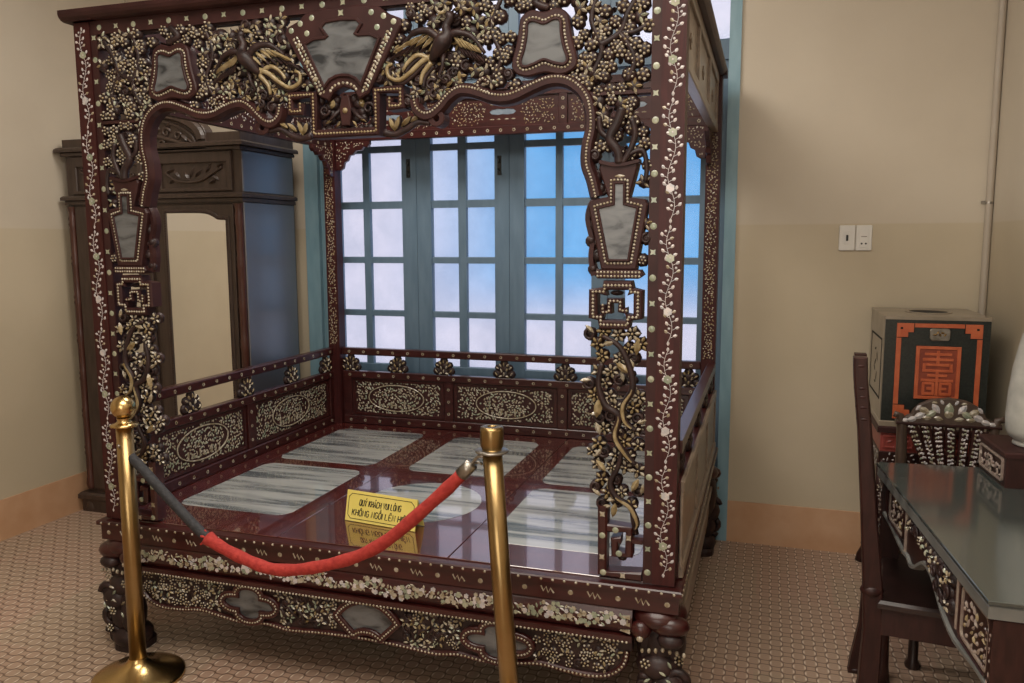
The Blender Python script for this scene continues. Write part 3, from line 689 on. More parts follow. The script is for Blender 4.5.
# phoenixes
for s in (-1, 1):
    b = MB((Vector((0, 0, 0)), Vector((s, 0, 0)), Vector((0, 0, 1)), Vector((0, -1, 0))))
    body = smooth([(.29, 2.02, .01), (.325, 2.06, .02), (.345, 2.085, .02), (.34, 2.11, .016), (.352, 2.135, .014), (.34, 2.15, .012)], 4)
    b.tube(body, [.008, .012, .017, .021, .024, .025, .024, .021, .018, .016, .014, .013, .012, .012, .012, .012, .013, .013, .012, .009, .006][:len(body)], CARV, 8)
    b.tube([(.337, 2.152, .012), (.322, 2.15, .012), (.31, 2.143, .01)], [.008, .005, .002], GOLD, 5)
    for k in range(5): b.leaf(.352 + .006 * k, 2.158 - .008 * k, .012, 1.1 - .2 * k, .03, .007, .006, CARV)
    b.dome(.338, 2.153, .021, .003, .003, PEARL, 6)
    # wings: a shoulder and long feathers
    b.tube(smooth([(.325, 2.07, .018), (.29, 2.1, .02), (.24, 2.1, .016), (.2, 2.07, .01)], 4), [.012] * 5 + [.01] * 4 + [.006] * 4, CARV, 6)
    for k in range(7):
        t = k / 6; u, v = .315 - .11 * t, 2.073 + .018 * math.sin(t * PI) - .005 * t; b.leaf(u - .012, v - .008, .014, PI + .75 - .35 * t, .062 - .012 * t, .013, .008, GOLD)
        b.leaf(u - .035, v - .03, .008, PI + .85 - .3 * t, .05, .011, .007, CARV)
    b.tube(smooth([(.355, 2.085, .018), (.38, 2.09, .02), (.42, 2.075, .016), (.455, 2.03, .01)], 4), [.011] * 5 + [.009] * 4 + [.006] * 4, CARV, 6)
    for k in range(6):
        t = k / 5; b.leaf(.373 + .06 * t, 2.068 - .026 * t, .014, -.95 + .25 * t, .05 - .01 * t, .012, .008, GOLD); b.leaf(.385 + .055 * t, 2.04 - .022 * t, .008, -1.0 + .2 * t, .04, .01, .006, CARV)
    # tail plumes and feet
    for pts in ([(.3, 2.035), (.26, 2.02), (.22, 1.99), (.185, 1.972), (.152, 1.985), (.148, 2.012), (.165, 2.02)], [(.295, 2.02), (.25, 2.04), (.215, 2.02), (.2, 2.0)], [(.29, 2.015), (.262, 1.985), (.255, 1.955)]):
        p = smooth(pts, 4); b.tube([(u, v, .008) for u, v in p], [.0085 - .004 * i / len(p) for i in range(len(p))], GOLD, 6); b.tube([(u + .004, v - .008, .0) for u, v in p], .008, CARV, 6)
    b.tube([(.33, 2.04, .012), (.325, 2.0, .01), (.31, 1.975, .006), (.33, 1.96, .004)], [.008, .006, .006, .004], CARV, 6)
    # rockwork under the bird
    for u, v, r, a in ((.285, 1.955, .028, .5), (.33, 1.965, .026, -.4), (.295, 1.928, .024, .9), (.36, 1.985, .02, .3)): b.blob(u, v, -.014, r, r * .5, .016, CARV, 10, 6, a); curl(b, u, v, .002, r * .6, CARV, 1.2, .006, 1, a); b.leaf(u + .012, v - .01, .0, a + 1.2, .03, .012, .008, GOLD)
    b.build('phoenix', lint, 'carved phoenix with gilded wings and tail')
# --- pierced jamb panels beside the opening
def petals(b, u, v, d, r):
    a0 = RND.random() * PI; n = RND.choice((5, 6)); m = RND.choice((PEARL, PEARL, GOLD))
    for i in range(n):
        a = a0 + 2 * PI * i / n; x, y = u + r * .62 * math.cos(a), v + r * .62 * math.sin(a)
        b.leaf(x, y, d, a, r * 1.0, r * .62, .008, CARV); b.leaf(x, y, d + .0055, a, r * .78, r * .42, .005, m)
    b.dome(u, v, d, r * .3, .014, CARV, 7); b.dome(u, v, d + .012, r * .16, .004, GOLD, 6)
def jamb(s):
    b = MB((Vector((0, 0, 0)), Vector((s, 0, 0)), Vector((0, 0, 1)), Vector((0, -1, 0))))
    lowE = [q for q in EDGE if q[1] < 1.9]
    def edge_u(v): return min(lowE, key=lambda q: abs(q[1] - v))[0]
    def near_vase(u, v): return inside((u, v), VO)
    VO = [(.79, 1.715), (.786, 1.698), (.812, 1.62), (.764, 1.613), (.756, 1.598), (.795, 1.418), (.894, 1.418), (.924, 1.598), (.916, 1.612), (.872, 1.618), (.893, 1.698), (.896, 1.715)]
    # blossoming tree above the vase
    openwork(b, lambda u, v: edge_u(v) + .02 < u < .922 and 1.715 < v < 1.892, (.75, .93, 1.71, 1.9), .033, -.02, .17, .8, 1.15)
    for pts, r in (([(.843, 1.71), (.838, 1.745), (.815, 1.778), (.835, 1.82), (.85, 1.86)], .014), ([(.85, 1.71), (.872, 1.745), (.885, 1.79), (.875, 1.83)], .009), ([(.815, 1.778), (.79, 1.8), (.785, 1.84)], .008), ([(.86, 1.73), (.905, 1.745), (.918, 1.7), (.915, 1.66)], .007)):
        b.tube([(u, v, .0) for u, v in smooth(pts, 4)], r, CARV, 7)
    openwork(b, lambda u, v: not near_vase(u, v) and .9 < u < .924 and 1.42 < v < 1.71, (.9, .925, 1.42, 1.71), .03, -.02, .35, .35)
    for (u, v, r, h) in ((.775, 1.675, .02, 1), (.79, 1.645, .016, -1), (.77, 1.54, .018, 1), (.762, 1.5, .016, -1), (.78, 1.455, .018, 1), (.768, 1.42, .014, -1)): curl(b, u, v, -.02, r, CARV, 1.3, .008, h); b.blob(u, v, -.026, r, r, .018, CARV, 8, 5)
    b.ribbon(smooth([(.777, 1.622), (.76, 1.6), (.752, 1.56), (.765, 1.5), (.762, 1.45), (.77, 1.4)], 4), .01, -.045, -.012, FRMW)
    # foot of the vase
    b.prism([(.782, 1.418), (.906, 1.418), (.915, 1.404), (.9, 1.393), (.785, 1.393), (.775, 1.404)], -.04, .004, FRMW, .003)
    b.beads([(.785, 1.411), (.903, 1.411)], .0098, .004, .003, .0038, PEARL); b.beads([(.785, 1.4), (.903, 1.4)], .0098, .004, .003, .0038, PEARL)
    # square fret
    R1 = [(.805, 1.374), (.878, 1.374), (.878, 1.356), (.9, 1.356), (.9, 1.285), (.872, 1.285), (.872, 1.262), (.795, 1.262), (.795, 1.284), (.772, 1.284), (.772, 1.356), (.805, 1.356)]
    b.ribbon(R1, .0135, -.045, .002, FRMW, True, .1); b.beads(R1, .0105, .0048, .004, .0018, PEARL, True, 4)
    R2 = [(.8, 1.318), (.8, 1.298), (.818, 1.298), (.818, 1.33), (.85, 1.33), (.85, 1.303), (.868, 1.303)]
    b.ribbon(R2, .009, -.045, .0, FRMW, rnd=.1); b.beads(R2, .0105, .0042, .004, -.0002, PEARL, n=4); b.leaf(.838, 1.352, -.012, 0, .035, .014, .01, CARV); b.blob(.838, 1.352, -.02, .02, .008, .015, CARV)
    # dragon among leaves
    for u, v in hexpts(.765, .925, .74, 1.25, .041, .2):
        if not .768 + .012 * math.sin(v * 34) < u < .918: continue
        if RND.random() < .1: continue
        b.blob(u, v, -.026, .022, .02, .016, CARV, 9, 5, RND.random() * PI)
        if RND.random() < .72: petals(b, u, v, -.012, RND.uniform(.019, .025))
        else:
            a = RND.random() * 6; curl(b, u, v, -.008, .017, CARV, 1.3, .006, RND.choice((1, -1)), a); b.leaf(u + .016 * math.cos(a), v + .016 * math.sin(a), -.006, a + .8, .034, .014, .008, PEARL)
    for pts, r in (([(.8, 1.23), (.85, 1.2), (.88, 1.14), (.888, 1.08), (.862, 1.03), (.868, .985), (.9, .96)], .012), ([(.8, 1.15), (.79, 1.09), (.81, 1.03), (.85, 1.0), (.84, .94), (.87, .89), (.9, .86)], .013), ([(.86, .9), (.85, .85), (.828, .8), (.845, .76), (.885, .735), (.908, .69), (.9, .665)], .011)):
        p = smooth(pts, 5); b.tube([(u, v, .0) for u, v in p], [r * (.5 + .35 * math.sin(PI * i / len(p))) for i in range(len(p))], CARV, 7)
        q = p[len(p) // 2: len(p) - 2]; n = len(q); b.ribbon([(u, v) for u, v in q], [.0015 + .0042 * math.sin(PI * i / (n - 1)) for i in range(n)], .002, .0125, GOLD)
    for (u, v, a, l) in ((.79, 1.02, 1.4, .06), (.82, 1.21, .3, .04), (.9, 1.2, 1.5, .045), (.79, .96, 1.9, .04), (.86, 1.14, -.6, .05), (.8, .85, 2.3, .045), (.9, .8, 1.1, .045), (.84, .72, 1.4, .045)): b.leaf(u, v, .002, a, l, l * .42, .01, GOLD if l > .042 else PEARL)
    # corner fret at the foot
    F1 = [(.806, .728), (.806, .524), (.922, .524)]; F2 = [(.82, .662), (.884, .662), (.884, .585), (.842, .585), (.842, .628), (.86, .628)]
    b.ribbon(F1, .0145, -.045, .002, LACQ, rnd=.1); b.ribbon(F2, .0125, -.045, .0, LACQ, rnd=.1); b.ribbon([(.884, .628), (.924, .628)], .01, -.045, -.004, LACQ)
    b.blob(.864, .572, -.02, .014, .01, .016, CARV); b.tube([(.89, .73, -.01), (.895, .69, -.01), (.905, .65, -.01)], .008, CARV)
    for i, (u, v) in enumerate(((.806, .705), (.806, .64), (.806, .575), (.81, .527), (.868, .524), (.845, .66), (.884, .64), (.856, .59))):
        if i % 2: b.dome(u, v, .002, .0095, .002, PEARLG, 12)
        else: b.star(u, v, .002, .011, .002, PEARL, 4, .5, PI / 4)
    j = b.build('jamb_panel', bed)
    # vase with marble face
    b = MB((Vector((0, 0, 0)), Vector((s, 0, 0)), Vector((0, 0, 1)), Vector((0, -1, 0))))
    VM = [(.831, 1.656), (.857, 1.656), (.857, 1.598), (.894, 1.588), (.871, 1.446), (.816, 1.446), (.786, 1.588), (.831, 1.598)]
    o = VO if area(VO) > 0 else VO[::-1]; k = VM if area(VM) > 0 else VM[::-1]
    b.prism(o, -.042, .004, FRMW, .004); b.ribbon(smooth([(.787, 1.716), (.84, 1.706), (.899, 1.716)], 5), .007, -.04, .01, FRMW)
    b.ringp(offset(k, .005), offset(k, -.002), .002, .011, FRMW); b.beads(offset(k, .0098), .0098, .0042, .004, .004, PEARL, True)
    b.leaf(.845, 1.676, .004, 0, .03, .009, .003, PEARL)
    va = b.build('carved_vase', j); m = MB(b.F); m.prism(k, .002, .006, MARBS); m.build('marble_inset', va, 'grey swirled marble')
for s in (1, -1): jamb(s)

# --- friezes under the canopy
def stile_frieze(b, F, u0, u1, stiles, wood, inlay=True, pent=True):
    b.F = F
    b.prism(rect(u0, 2.02, u1, 2.062), -.032, 0, wood, .003); b.prism(rect(u0, 2.2, u1, 2.236), -.032, 0, wood, .003)
    for t in stiles: b.prism(rect(t - .022, 2.055, t + .022, 2.205), -.03, -.002, wood, .002)
    if pent:
        pentagons(b, u0, u1, 2.041, .068, 0, .009)
        for t in stiles[1:-1]: pentagons(b, 2.07, 2.2, t, .05, -.002, .009, True)
F = frame((0, 1.612, 0)); b = MB(F); ST = (-.945, -.335, .28, .945)
stile_frieze(b, F, -.955, .955, ST, LACQ); rf = b.build('rear_frieze', bed)
for a, c in zip(ST, ST[1:]):
    b = MB(F); m_ = (a + c) / 2; w = .07
    lens = [(m_ - w, 2.131), (m_ - w * .8, 2.142), (m_ - w * .35, 2.146), (m_, 2.143), (m_ + w * .35, 2.146), (m_ + w * .8, 2.142), (m_ + w, 2.131), (m_ + w * .8, 2.12), (m_ + w * .35, 2.116), (m_, 2.119), (m_ - w * .35, 2.116), (m_ - w * .8, 2.12)]
    ring = [(a + .02, 2.131), (a + .02, 2.205), (m_ - .1, 2.205), (m_, 2.205), (m_ + .1, 2.205), (c - .02, 2.205), (c - .02, 2.131), (c - .02, 2.058), (m_ + .1, 2.058), (m_, 2.058), (m_ - .1, 2.058), (a + .02, 2.058)]
    b.ringp(ring[::-1], lens[::-1], -.024, -.012, LACQ, 0)
    foliage(b, a + .045, c - .045, 2.078, 2.19, .0165, -.012, lambda u, v: abs(u - m_) > .085 + abs(v - 2.131) * .5, (PEARL, PEARL, GOLD), .013, .006)
    for k in (-.055, -.02, .02, .055):
        b.leaf(m_ + k, 2.165, -.012, 0, .026, .007, .002, PEARL); b.leaf(m_ + k, 2.095, -.012, 0, .026, .007, .002, PEARL)
    b.prism(lens, -.022, -.014, LENS, .001); b.build('inlaid_panel', rf)
BR = [(0, 0), (.2, 0), (.2, -.02), (.185, -.035), (.165, -.032), (.15, -.05), (.12, -.05), (.1, -.072), (.08, -.075), (.07, -.1), (.05, -.11), (.042, -.14), (.025, -.15), (0, -.15)]
for s in (-1, 1):
    b = MB((Vector((s * .955, 1.614, 2.022)), Vector((-s, 0, 0)), Vector((0, 0, 1)), Vector((0, -1, 0)))); b.prism(BR, -.022, 0, LACQ, .003)
    foliage(b, .012, .18, -.13, -.01, .017, 0, lambda u, v: inside((u + .01, v - .012), BR), (PEARL,), .012, .006); b.build('corner_bracket', bed)
    b = MB((Vector((s * .96, 1.6, 1.988)), Vector((0, -1, 0)), Vector((0, 0, 1)), Vector((-s, 0, 0)))); b.prism(BR, -.022, 0, LACQ, .003)
    foliage(b, .012, .18, -.13, -.01, .017, 0, lambda u, v: inside((u + .01, v - .012), BR), (PEARL,), .012, .006); b.build('corner_bracket', bed)
    # side frieze: framed boards, each with a small black diamond painting a hole's shade
    k = s
    b = MB(frame((s * 1.008, 0, 0), 'right' if s > 0 else 'left'))
    m0 = SHEENW if s > 0 else FRMW  # right side takes the paler wood with the reflection put into its colour
    b.prism(rect(*sorted((k * .072, k * 1.6))[:1], 1.985, max(k * .072, k * 1.6), 2.02), -.034, 0, m0, .003); b.prism(rect(min(k * .072, k * 1.6), 2.2, max(k * .072, k * 1.6), 2.236), -.034, 0, m0, .003)
    for t in (.09, .585, 1.08, 1.58): b.prism(rect(k * t - .02, 2.0, k * t + .02, 2.205), -.03, -.002, m0, .002)
    for t0, t1 in ((.1, .575), (.595, 1.07), (1.09, 1.57)):
        b.prism(rect(min(k * t0, k * t1), 1.995, max(k * t0, k * t1), 2.21), -.026, -.012, m0); c = k * (t0 + t1) / 2
        b.ringp([(c - .034, 2.1), (c, 2.075), (c + .034, 2.1), (c, 2.125)], [(c - .02, 2.1), (c, 2.085), (c + .02, 2.1), (c, 2.115)], -.013, -.008, m0, .001); b.prism([(c - .02, 2.1), (c, 2.085), (c + .02, 2.1), (c, 2.115)], -.013, -.011, DARKMARK)
    b.F = (Vector((s * .974, 0, 0)), Vector((0, 1, 0)), Vector((0, 0, 1)), Vector((-s, 0, 0)))
    foliage(b, .1, 1.57, 2.03, 2.19, .02, -.008, None, (PEARL, PEARLW), .015, .007); pentagons(b, .1, 1.58, 2.003, .07, 0)
    b.build('side_frieze', bed)

# --- low railings on three sides
def spacer(F, t, parent):
    b = MB(F); v0, v1 = .797, .888; h = v1 - v0
    for u, v, r in ((0, .2, .03), (-.038, .25, .026), (.038, .25, .026), (0, .55, .028), (-.03, .6, .022), (.03, .6, .022), (0, .85, .024)): b.blob(t + u, v0 + v * h, -.014, r, r * .9, .013, CARV, 8, 5)
    for u, v, a in ((-.04, .25, 2.2), (.04, .25, .9), (-.014, .45, 1.9), (.016, .5, 1.2), (0, .82, 1.57), (-.034, .6, 2.6), (.034, .6, .5), (-.018, .12, .3), (.018, .12, 2.8), (0, .25, 1.57), (-.02, .75, 2.2), (.02, .75, .9)): b.leaf(t + u, v0 + v * h, -.004, a, .024, .012, .007, RND.choice((PEARL, GOLD)))
    b.build('carved_spacer', parent)
def railing(F, u0, u1, stiles, ovals, spacers, top=LACQ):
    b = MB(F)
    b.prism(rect(u0, .508, u1, .553), -.03, .002, LACQ, .003); b.prism(rect(u0, .762, u1, .799), -.032, .002, LACQ, .003); b.prism(rect(u0, .888, u1, .926), -.034, .004, top, .004)
    for t in stiles: b.prism(rect(t - .025, .55, t + .025, .765), -.028, 0, LACQ, .002)
    for v in (.53, .78): pentagons(b, u0, u1, v, .085, .002)
    pentagons(b, u0, u1, .907, .085, .004)
    for t in stiles[1:-1]: pentagons(b, .56, .755, t, .065, 0, .0085, True)
    r = b.build('railing', bed)
    for (a, c), o in zip(zip(stiles, stiles[1:]), ovals):
        b = MB(F); b.prism(rect(a + .02, .545, c - .02, .768), -.022, -.012, FRMW)
        b.ringp(rect(a + .03, .558, c - .03, .757), rect(a + .045, .572, c - .045, .743), -.013, -.008, LACQ, 0)
        cu, cv, ra, rb = o, .658, min(.165, (c - a) * .33), .074
        b.ringp(ell(cu, cv, ra, rb, 40), ell(cu, cv, ra - .006, rb - .006, 40), -.013, -.008, PEARL, .001)
        foliage(b, a + .055, c - .055, .58, .738, .0152, -.012, lambda u, v: abs(((u - cu) / ra) ** 2 + ((v - cv) / rb) ** 2 - .93) > .2, (PEARL, PEARL, PEARLG), .017, .0088)
        for i in range(9):
            u = cu + ra * .6 * (i - 4) / 4; b.prism([(u - .004, cv - .055), (u + .004, cv - .055), (u + .005, cv - .02 - .012 * (i % 3)), (u - .005, cv - .02 - .012 * (i % 3))], -.012, -.0095, PEARL)
        b.build('inlaid_panel', r)
    for t in spacers: spacer(F, t, r)
railing(frame((0, 1.625, 0)), -.955, .955, (-.93, -.335, .28, .93), (-.644, -.022, .605), (-.91, -.63, -.363, -.03, .293, .6, .9))
railing((Vector((-1.0, 0, 0)), Vector((0, 1, 0)), Vector((0, 0, 1)), Vector((1, 0, 0))), .06, 1.61, (.08, .22, .858, 1.59), (.15, .535, 1.2), (.2, .47, .84, 1.21, 1.54))
railing((Vector((.992, 0, 0)), Vector((0, 1, 0)), Vector((0, 0, 1)), Vector((-1, 0, 0))), .06, 1.61, (.08, .22, .858, 1.59), (.15, .535, 1.2), (.2, .47, .84, 1.21, 1.54))
b = MB(frame((1.026, 0, 0), 'right')); b.prism(rect(.07, .55, 1.6, .765), -.004, .0, SHEENW)
for t in (.08, .6, 1.1, 1.59): b.prism(rect(t - .02, .545, t + .02, .77), 0, .006, SHEENW, .002)
b.prism(rect(.07, .508, 1.6, .55), -.004, .01, SHEENW, .003); b.prism(rect(.07, .765, 1.6, .8), -.004, .008, SHEENW, .003); b.build('outer_boarding', bed)

# ---------------------------------------------------------------- rope barrier
def bw(b, name, root, label=None, parent=None):
    """Builds from world coordinates under a thing whose Empty stands at root.location."""
    o = b.build(name, parent or root, label); o.data.transform(Matrix.Translation(-root.location)); return o
def stanchion(loc, lean, ball, label, r):
    t = thing('brass_stanchion', label, 'stanchion', loc, 'rope barrier posts')
    b = MB(); b.lathe([(.148, 0), (.15, .006), (.15, .016), (.142, .021), (.11, .03), (.075, .041), (.045, .056), (.033, .07), (.03, .08)], (0, 0, 0), BRASS, 44); b.build('base', t)
    top = .898 if ball else .945
    b = MB(); b.tube([(0, 0, .06), (lean * .5, 0, top * .5), (lean, 0, top)], r, BRASSD, 20, True); b.build('pole', t)
    if ball:
        b = MB(); b.lathe([(.029, .89), (.044, .893), (.045, .899), (.03, .904), (.02, .911), (.024, .922)], (lean, 0, 0), BRASS, 24); b.build('collar', t, 'brass collar under the ball')
        b = MB(); b.lathe([(.039 * math.sin(PI * k / 16) + .0005, .957 - .039 * math.cos(PI * k / 16)) for k in range(17)], (lean, 0, 0), BRASS, 28); b.build('ball_finial', t, 'round brass ball')
    else:
        b = MB(); b.lathe([(.027, .937), (.031, .945), (.0325, .955), (.0325, .99), (.0305, .998), (.012, 1.0), (.011, .997)], (lean, 0, 0), BRASSD, 28); b.build('cap', t, 'flat brass cap without a ball')
        b = MB(); M = Matrix.Identity(3); b.lathe([(.028, .927), (.045, .928), (.046, .931), (.045, .934), (.028, .935)], (lean, 0, 0), STEEL, 28); b.build('hook_ring', t, 'steel ring for rope hooks')
    return t
stanchion((-2.029, 2.118, 0), .006, True, 'brass rope post topped with a round ball, by the bed corner', .0275)
stanchion((-.638, 2.03, 0), -.062, False, 'leaning brass rope post with a flat cap, its ball missing', .0272)
RP = [(-.962, -.325), (-.935, -.345), (-.867, -.4063), (-.809, -.4532), (-.745, -.479), (-.683, -.4893), (-.597, -.4698), (-.515, -.4312), (-.4215, -.3488), (-.378, -.305)]
def rp(q):
    t = (q[0] + .935) / .57; Y = 2.118 - .09 * max(0, min(1, t)); return Vector((q[0] * Y, Y, 1.5 + q[1] * Y))
rpt = [tuple(v) for v in smooth([tuple(rp(q)) for q in RP], 6)]
ro = thing('barrier_rope', 'sagging rope with red velvet sleeve hung between the two brass posts', 'rope', (-1.37, 2.07, .46))
ks = next(i for i, q in enumerate(rpt) if q[0] / q[1] > -.812); ke = len(rpt) - 2
b = MB(); b.tube(rpt[:ks + 2], .0165, BLKR, 10, True); bw(b, 'bare_rope', ro, 'dark bare rope end')
b = MB(); rr = []
for i in range(ks, ke): rr.append(.019 + .0012 * math.sin(i * 1.7) + (.006 if i == ks else 0))
b.tube(rpt[ks:ke], rr, REDV, 12, True)
p0 = Vector(rpt[ks])
for k in range(5): b.tube([p0 + Vector((.004, 0, 0)), p0 + Vector((-.012 - .006 * (k % 2), .024 * math.sin(k * 1.3), .026 * math.cos(k * 1.3)))], [.008, .003], REDV, 5, True)
bw(b, 'velvet_sleeve', ro, 'red velvet sleeve')
b = MB(); a, c = Vector(rpt[ke - 1]), Vector(rpt[-1]); dr = (c - a).normalized()
b.tube([a - dr * .004, a + dr * .042], [.021, .0185], STEEL, 12, True); e = a + dr * .042
hk = [e, e + Vector((.012, -.004, .016)), e + Vector((.026, -.006, .026)), e + Vector((.036, -.004, .022)), e + Vector((.038, 0, .008))]
b.tube([tuple(v) for v in smooth([tuple(v) for v in hk], 4)], .0048, STEEL, 7, True)
b.tube([e + Vector((.004, 0, 0)), e + Vector((.02, .002, .006)), e + Vector((.03, .002, .0))], .004, STEEL, 6, True); bw(b, 'hook', ro, 'steel hook end')
h0 = Vector(rpt[0]); b = MB(); b.tube([h0 + Vector((.004, 0, 0)), h0 + Vector((-.012, 0, .016)), Vector((-2.023, 2.118 - .03, h0.z + .02))], .006, STEEL, 7, True); bw(b, 'hook', ro, 'steel hook end')

# notice on the bed
sg = thing('notice_sign', 'small yellow notice with black Vietnamese lettering standing on the bed', 'sign', (-1.27, 2.461, .5092), None, -.127)
T = math.radians(12)
SF = (Vector((0, 0, 0)), Vector((1, 0, 0)), Vector((0, math.sin(T), math.cos(T))), Vector((0, -math.cos(T), math.sin(T))))
b = MB(SF); b.prism(rect(-.146, 0, .146, .108), -.004, 0, YEL, .0008); b.F = FRONT
b.add([(-.146, .1055, -.0225), (.146, .1055, -.0225), (.146, .1055, -.0265), (-.146, .1055, -.0265), (-.146, 0, -.062), (.146, 0, -.062), (.146, 0, -.066), (-.146, 0, -.066)], [[0, 1, 2, 3], [4, 7, 6, 5], [0, 4, 5, 1], [3, 2, 6, 7], [0, 3, 7, 4], [1, 5, 6, 2]], SIGNB)
b.build('board', sg)
b = MB(SF); o = [(-.137, .022), (-.124, .009), (.124, .009), (.137, .022), (.137, .086), (.124, .099), (-.124, .099), (-.137, .086)]
b.ringp(o, offset(o, -.0022), -.0002, .0006, INK, 0); b.build('border_line', sg, 'black border line')
# lettering: strokes on a 4 x 6 grid
GL = {'Q': [[(1, 0), (0, 1), (0, 5), (1, 6), (3, 6), (4, 5), (4, 1), (3, 0), (1, 0)], [(2.6, 1.6), (4.2, -.4)]], 'U': [[(0, 6), (0, 1), (1, 0), (3, 0), (4, 1), (4, 6)]], 'Y': [[(0, 6), (2, 3), (4, 6)], [(2, 3), (2, 0)]],
      'K': [[(0, 0), (0, 6)], [(4, 6), (0, 2.6)], [(1.4, 3.7), (4, 0)]], 'H': [[(0, 0), (0, 6)], [(4, 0), (4, 6)], [(0, 3), (4, 3)]], 'A': [[(0, 0), (2, 6), (4, 0)], [(.7, 2), (3.3, 2)]],
      'C': [[(4, 5), (3, 6), (1, 6), (0, 5), (0, 1), (1, 0), (3, 0), (4, 1)]], 'V': [[(0, 6), (2, 0), (4, 6)]], 'I': [[(0, 0), (0, 6)]], 'L': [[(0, 6), (0, 0), (3.6, 0)]],
      'O': [[(1, 0), (0, 1), (0, 5), (1, 6), (3, 6), (4, 5), (4, 1), (3, 0), (1, 0)]], 'N': [[(0, 0), (0, 6), (4, 0), (4, 6)]], 'G': [[(4, 5), (3, 6), (1, 6), (0, 5), (0, 1), (1, 0), (3, 0), (4, 1), (4, 3), (2.4, 3)]],
      'E': [[(3.8, 6), (0, 6), (0, 0), (3.8, 0)], [(0, 3), (3.2, 3)]]}
ACC = {'´': [[(1.6, 7), (2.8, 8.3)]], '`': [[(2.4, 7), (1.2, 8.3)]], '^': [[(.8, 6.9), (2, 7.9), (3.2, 6.9)]], '.': [[(1.7, -1.5), (2.3, -1.5)]]}
def line(b, text, uc, v, h, wid, sk=.12):
    """text: letters, each followed by its accent marks; fitted to wid and centred on uc."""
    items = []; x = 0.
    i = 0
    while i < len(text):
        c = text[i]; i += 1
        if c == ' ': x += 3.2; continue
        acc = ''
        while i < len(text) and text[i] in ACC: acc += text[i]; i += 1
        items.append((c, acc, x)); x += (1.7 if c == 'I' else 5.8)
    x -= 1.8; sx = wid / x; sy = h / 6
    for c, acc, x0 in items:
        st = list(GL[c])
        for n, a in enumerate(acc): st += [[(u - (2 if c == 'I' else 0), w + (1.5 if n and a != '.' else 0)) for u, w in s] for s in ACC[a]]
        for s in st:
            b.ribbon([(uc - wid / 2 + (x0 + u) * sx + w * sy * sk, v + w * sy) for u, w in s], .0017, -.0002, .0007, INK, rnd=0)
b = MB(SF); line(b, 'QUY´ KHA´CH VUI LO`NG', -.004, .059, .0205, .172); line(b, 'KHO^NG NGO^`I LE^N HIE^.N', .0, .0225, .0205, .236); b.build('lettering', sg, 'black capital lettering')

# ---------------------------------------------------------------- wardrobe in the far left corner
wr = thing('wardrobe', 'tall dark wooden wardrobe with arched carved crest and mirrored doors in the corner', 'wardrobe', (-3.06, 3.48, 0))
b = MB()
b.box(-.55, .55, .01, .47, .1, 2.0, WARD); b.box(-.57, .57, -.02, .473, .0, .075, WARD, .008); b.box(-.585, .582, -.035, .475, .075, .11, WARD, .012)
b.box(-.575, .572, -.022, .473, 1.722, 1.745, WARD, .008); b.box(-.56, .56, -.005, .471, 1.7, 1.722, WARD, .004)
b.box(-.565, .562, -.012, .472, 1.955, 1.98, WARD, .01); b.box(-.59, .585, -.03, .475, 1.975, 1.998, WARD, .008); b.box(-.558, .556, .0, .471, 1.995, 2.042, WARD)
for z in (.62, 1.18): b.box(-.552, .552, .03, .45, z, z + .03, WARD, .01)
b.build('carcass', wr)
for s in (-1, 1):
    b = MB()
    F = frame((s * .5505, 0, 0), 'right' if s > 0 else 'left'); b.F = F; k = s
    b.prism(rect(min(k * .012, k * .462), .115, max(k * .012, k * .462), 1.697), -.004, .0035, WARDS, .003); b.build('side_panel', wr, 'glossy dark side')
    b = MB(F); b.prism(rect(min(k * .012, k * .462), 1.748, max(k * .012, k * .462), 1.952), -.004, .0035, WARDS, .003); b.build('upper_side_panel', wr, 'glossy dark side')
b = MB(frame((0, 0, 0)))
arc = [(.365 * math.sin(a), 2.03 + .14 * math.cos(a) ** 1.0) for a in [PI / 2 * (1 - i / 14) for i in range(15)]]
arc = arc + [(-u, v) for u, v in reversed(arc[:-1])]
b.prism([(.365, 1.96)] + arc + [(-.365, 1.96)], -.05, .012, WARD, .002)
b.ribbon([(u * .93, v - .022) for u, v in arc], .024, 0, .03, WARD, rnd=.5); b.ribbon([(u * .84, v - .056) for u, v in arc], .008, .01, .022, WARD)
for s in (-1, 1):
    b.tube([(s * u, v, .014) for u, v in smooth([(.0, 2.02), (.08, 2.03), (.16, 2.01), (.24, 1.99), (.31, 1.985)], 4)], .012, WARD, 6)
    for u, v, r in ((.06, 2.06, .03), (.13, 2.05, .026), (.2, 2.03, .022), (.1, 1.995, .02)): curl(b, s * u, v, .014, r, WARD, 1.3, .01, s)
    for u, v, a in ((.24, 2.02, 2.4), (.28, 2.0, 2.6), (.18, 1.985, -.3), (.04, 2.1, 1.2), (.15, 2.09, .6)): b.leaf(s * u, v, .012, a if s > 0 else PI - a, .07, .026, .016, WARD)
b.build('carved_crest', wr)
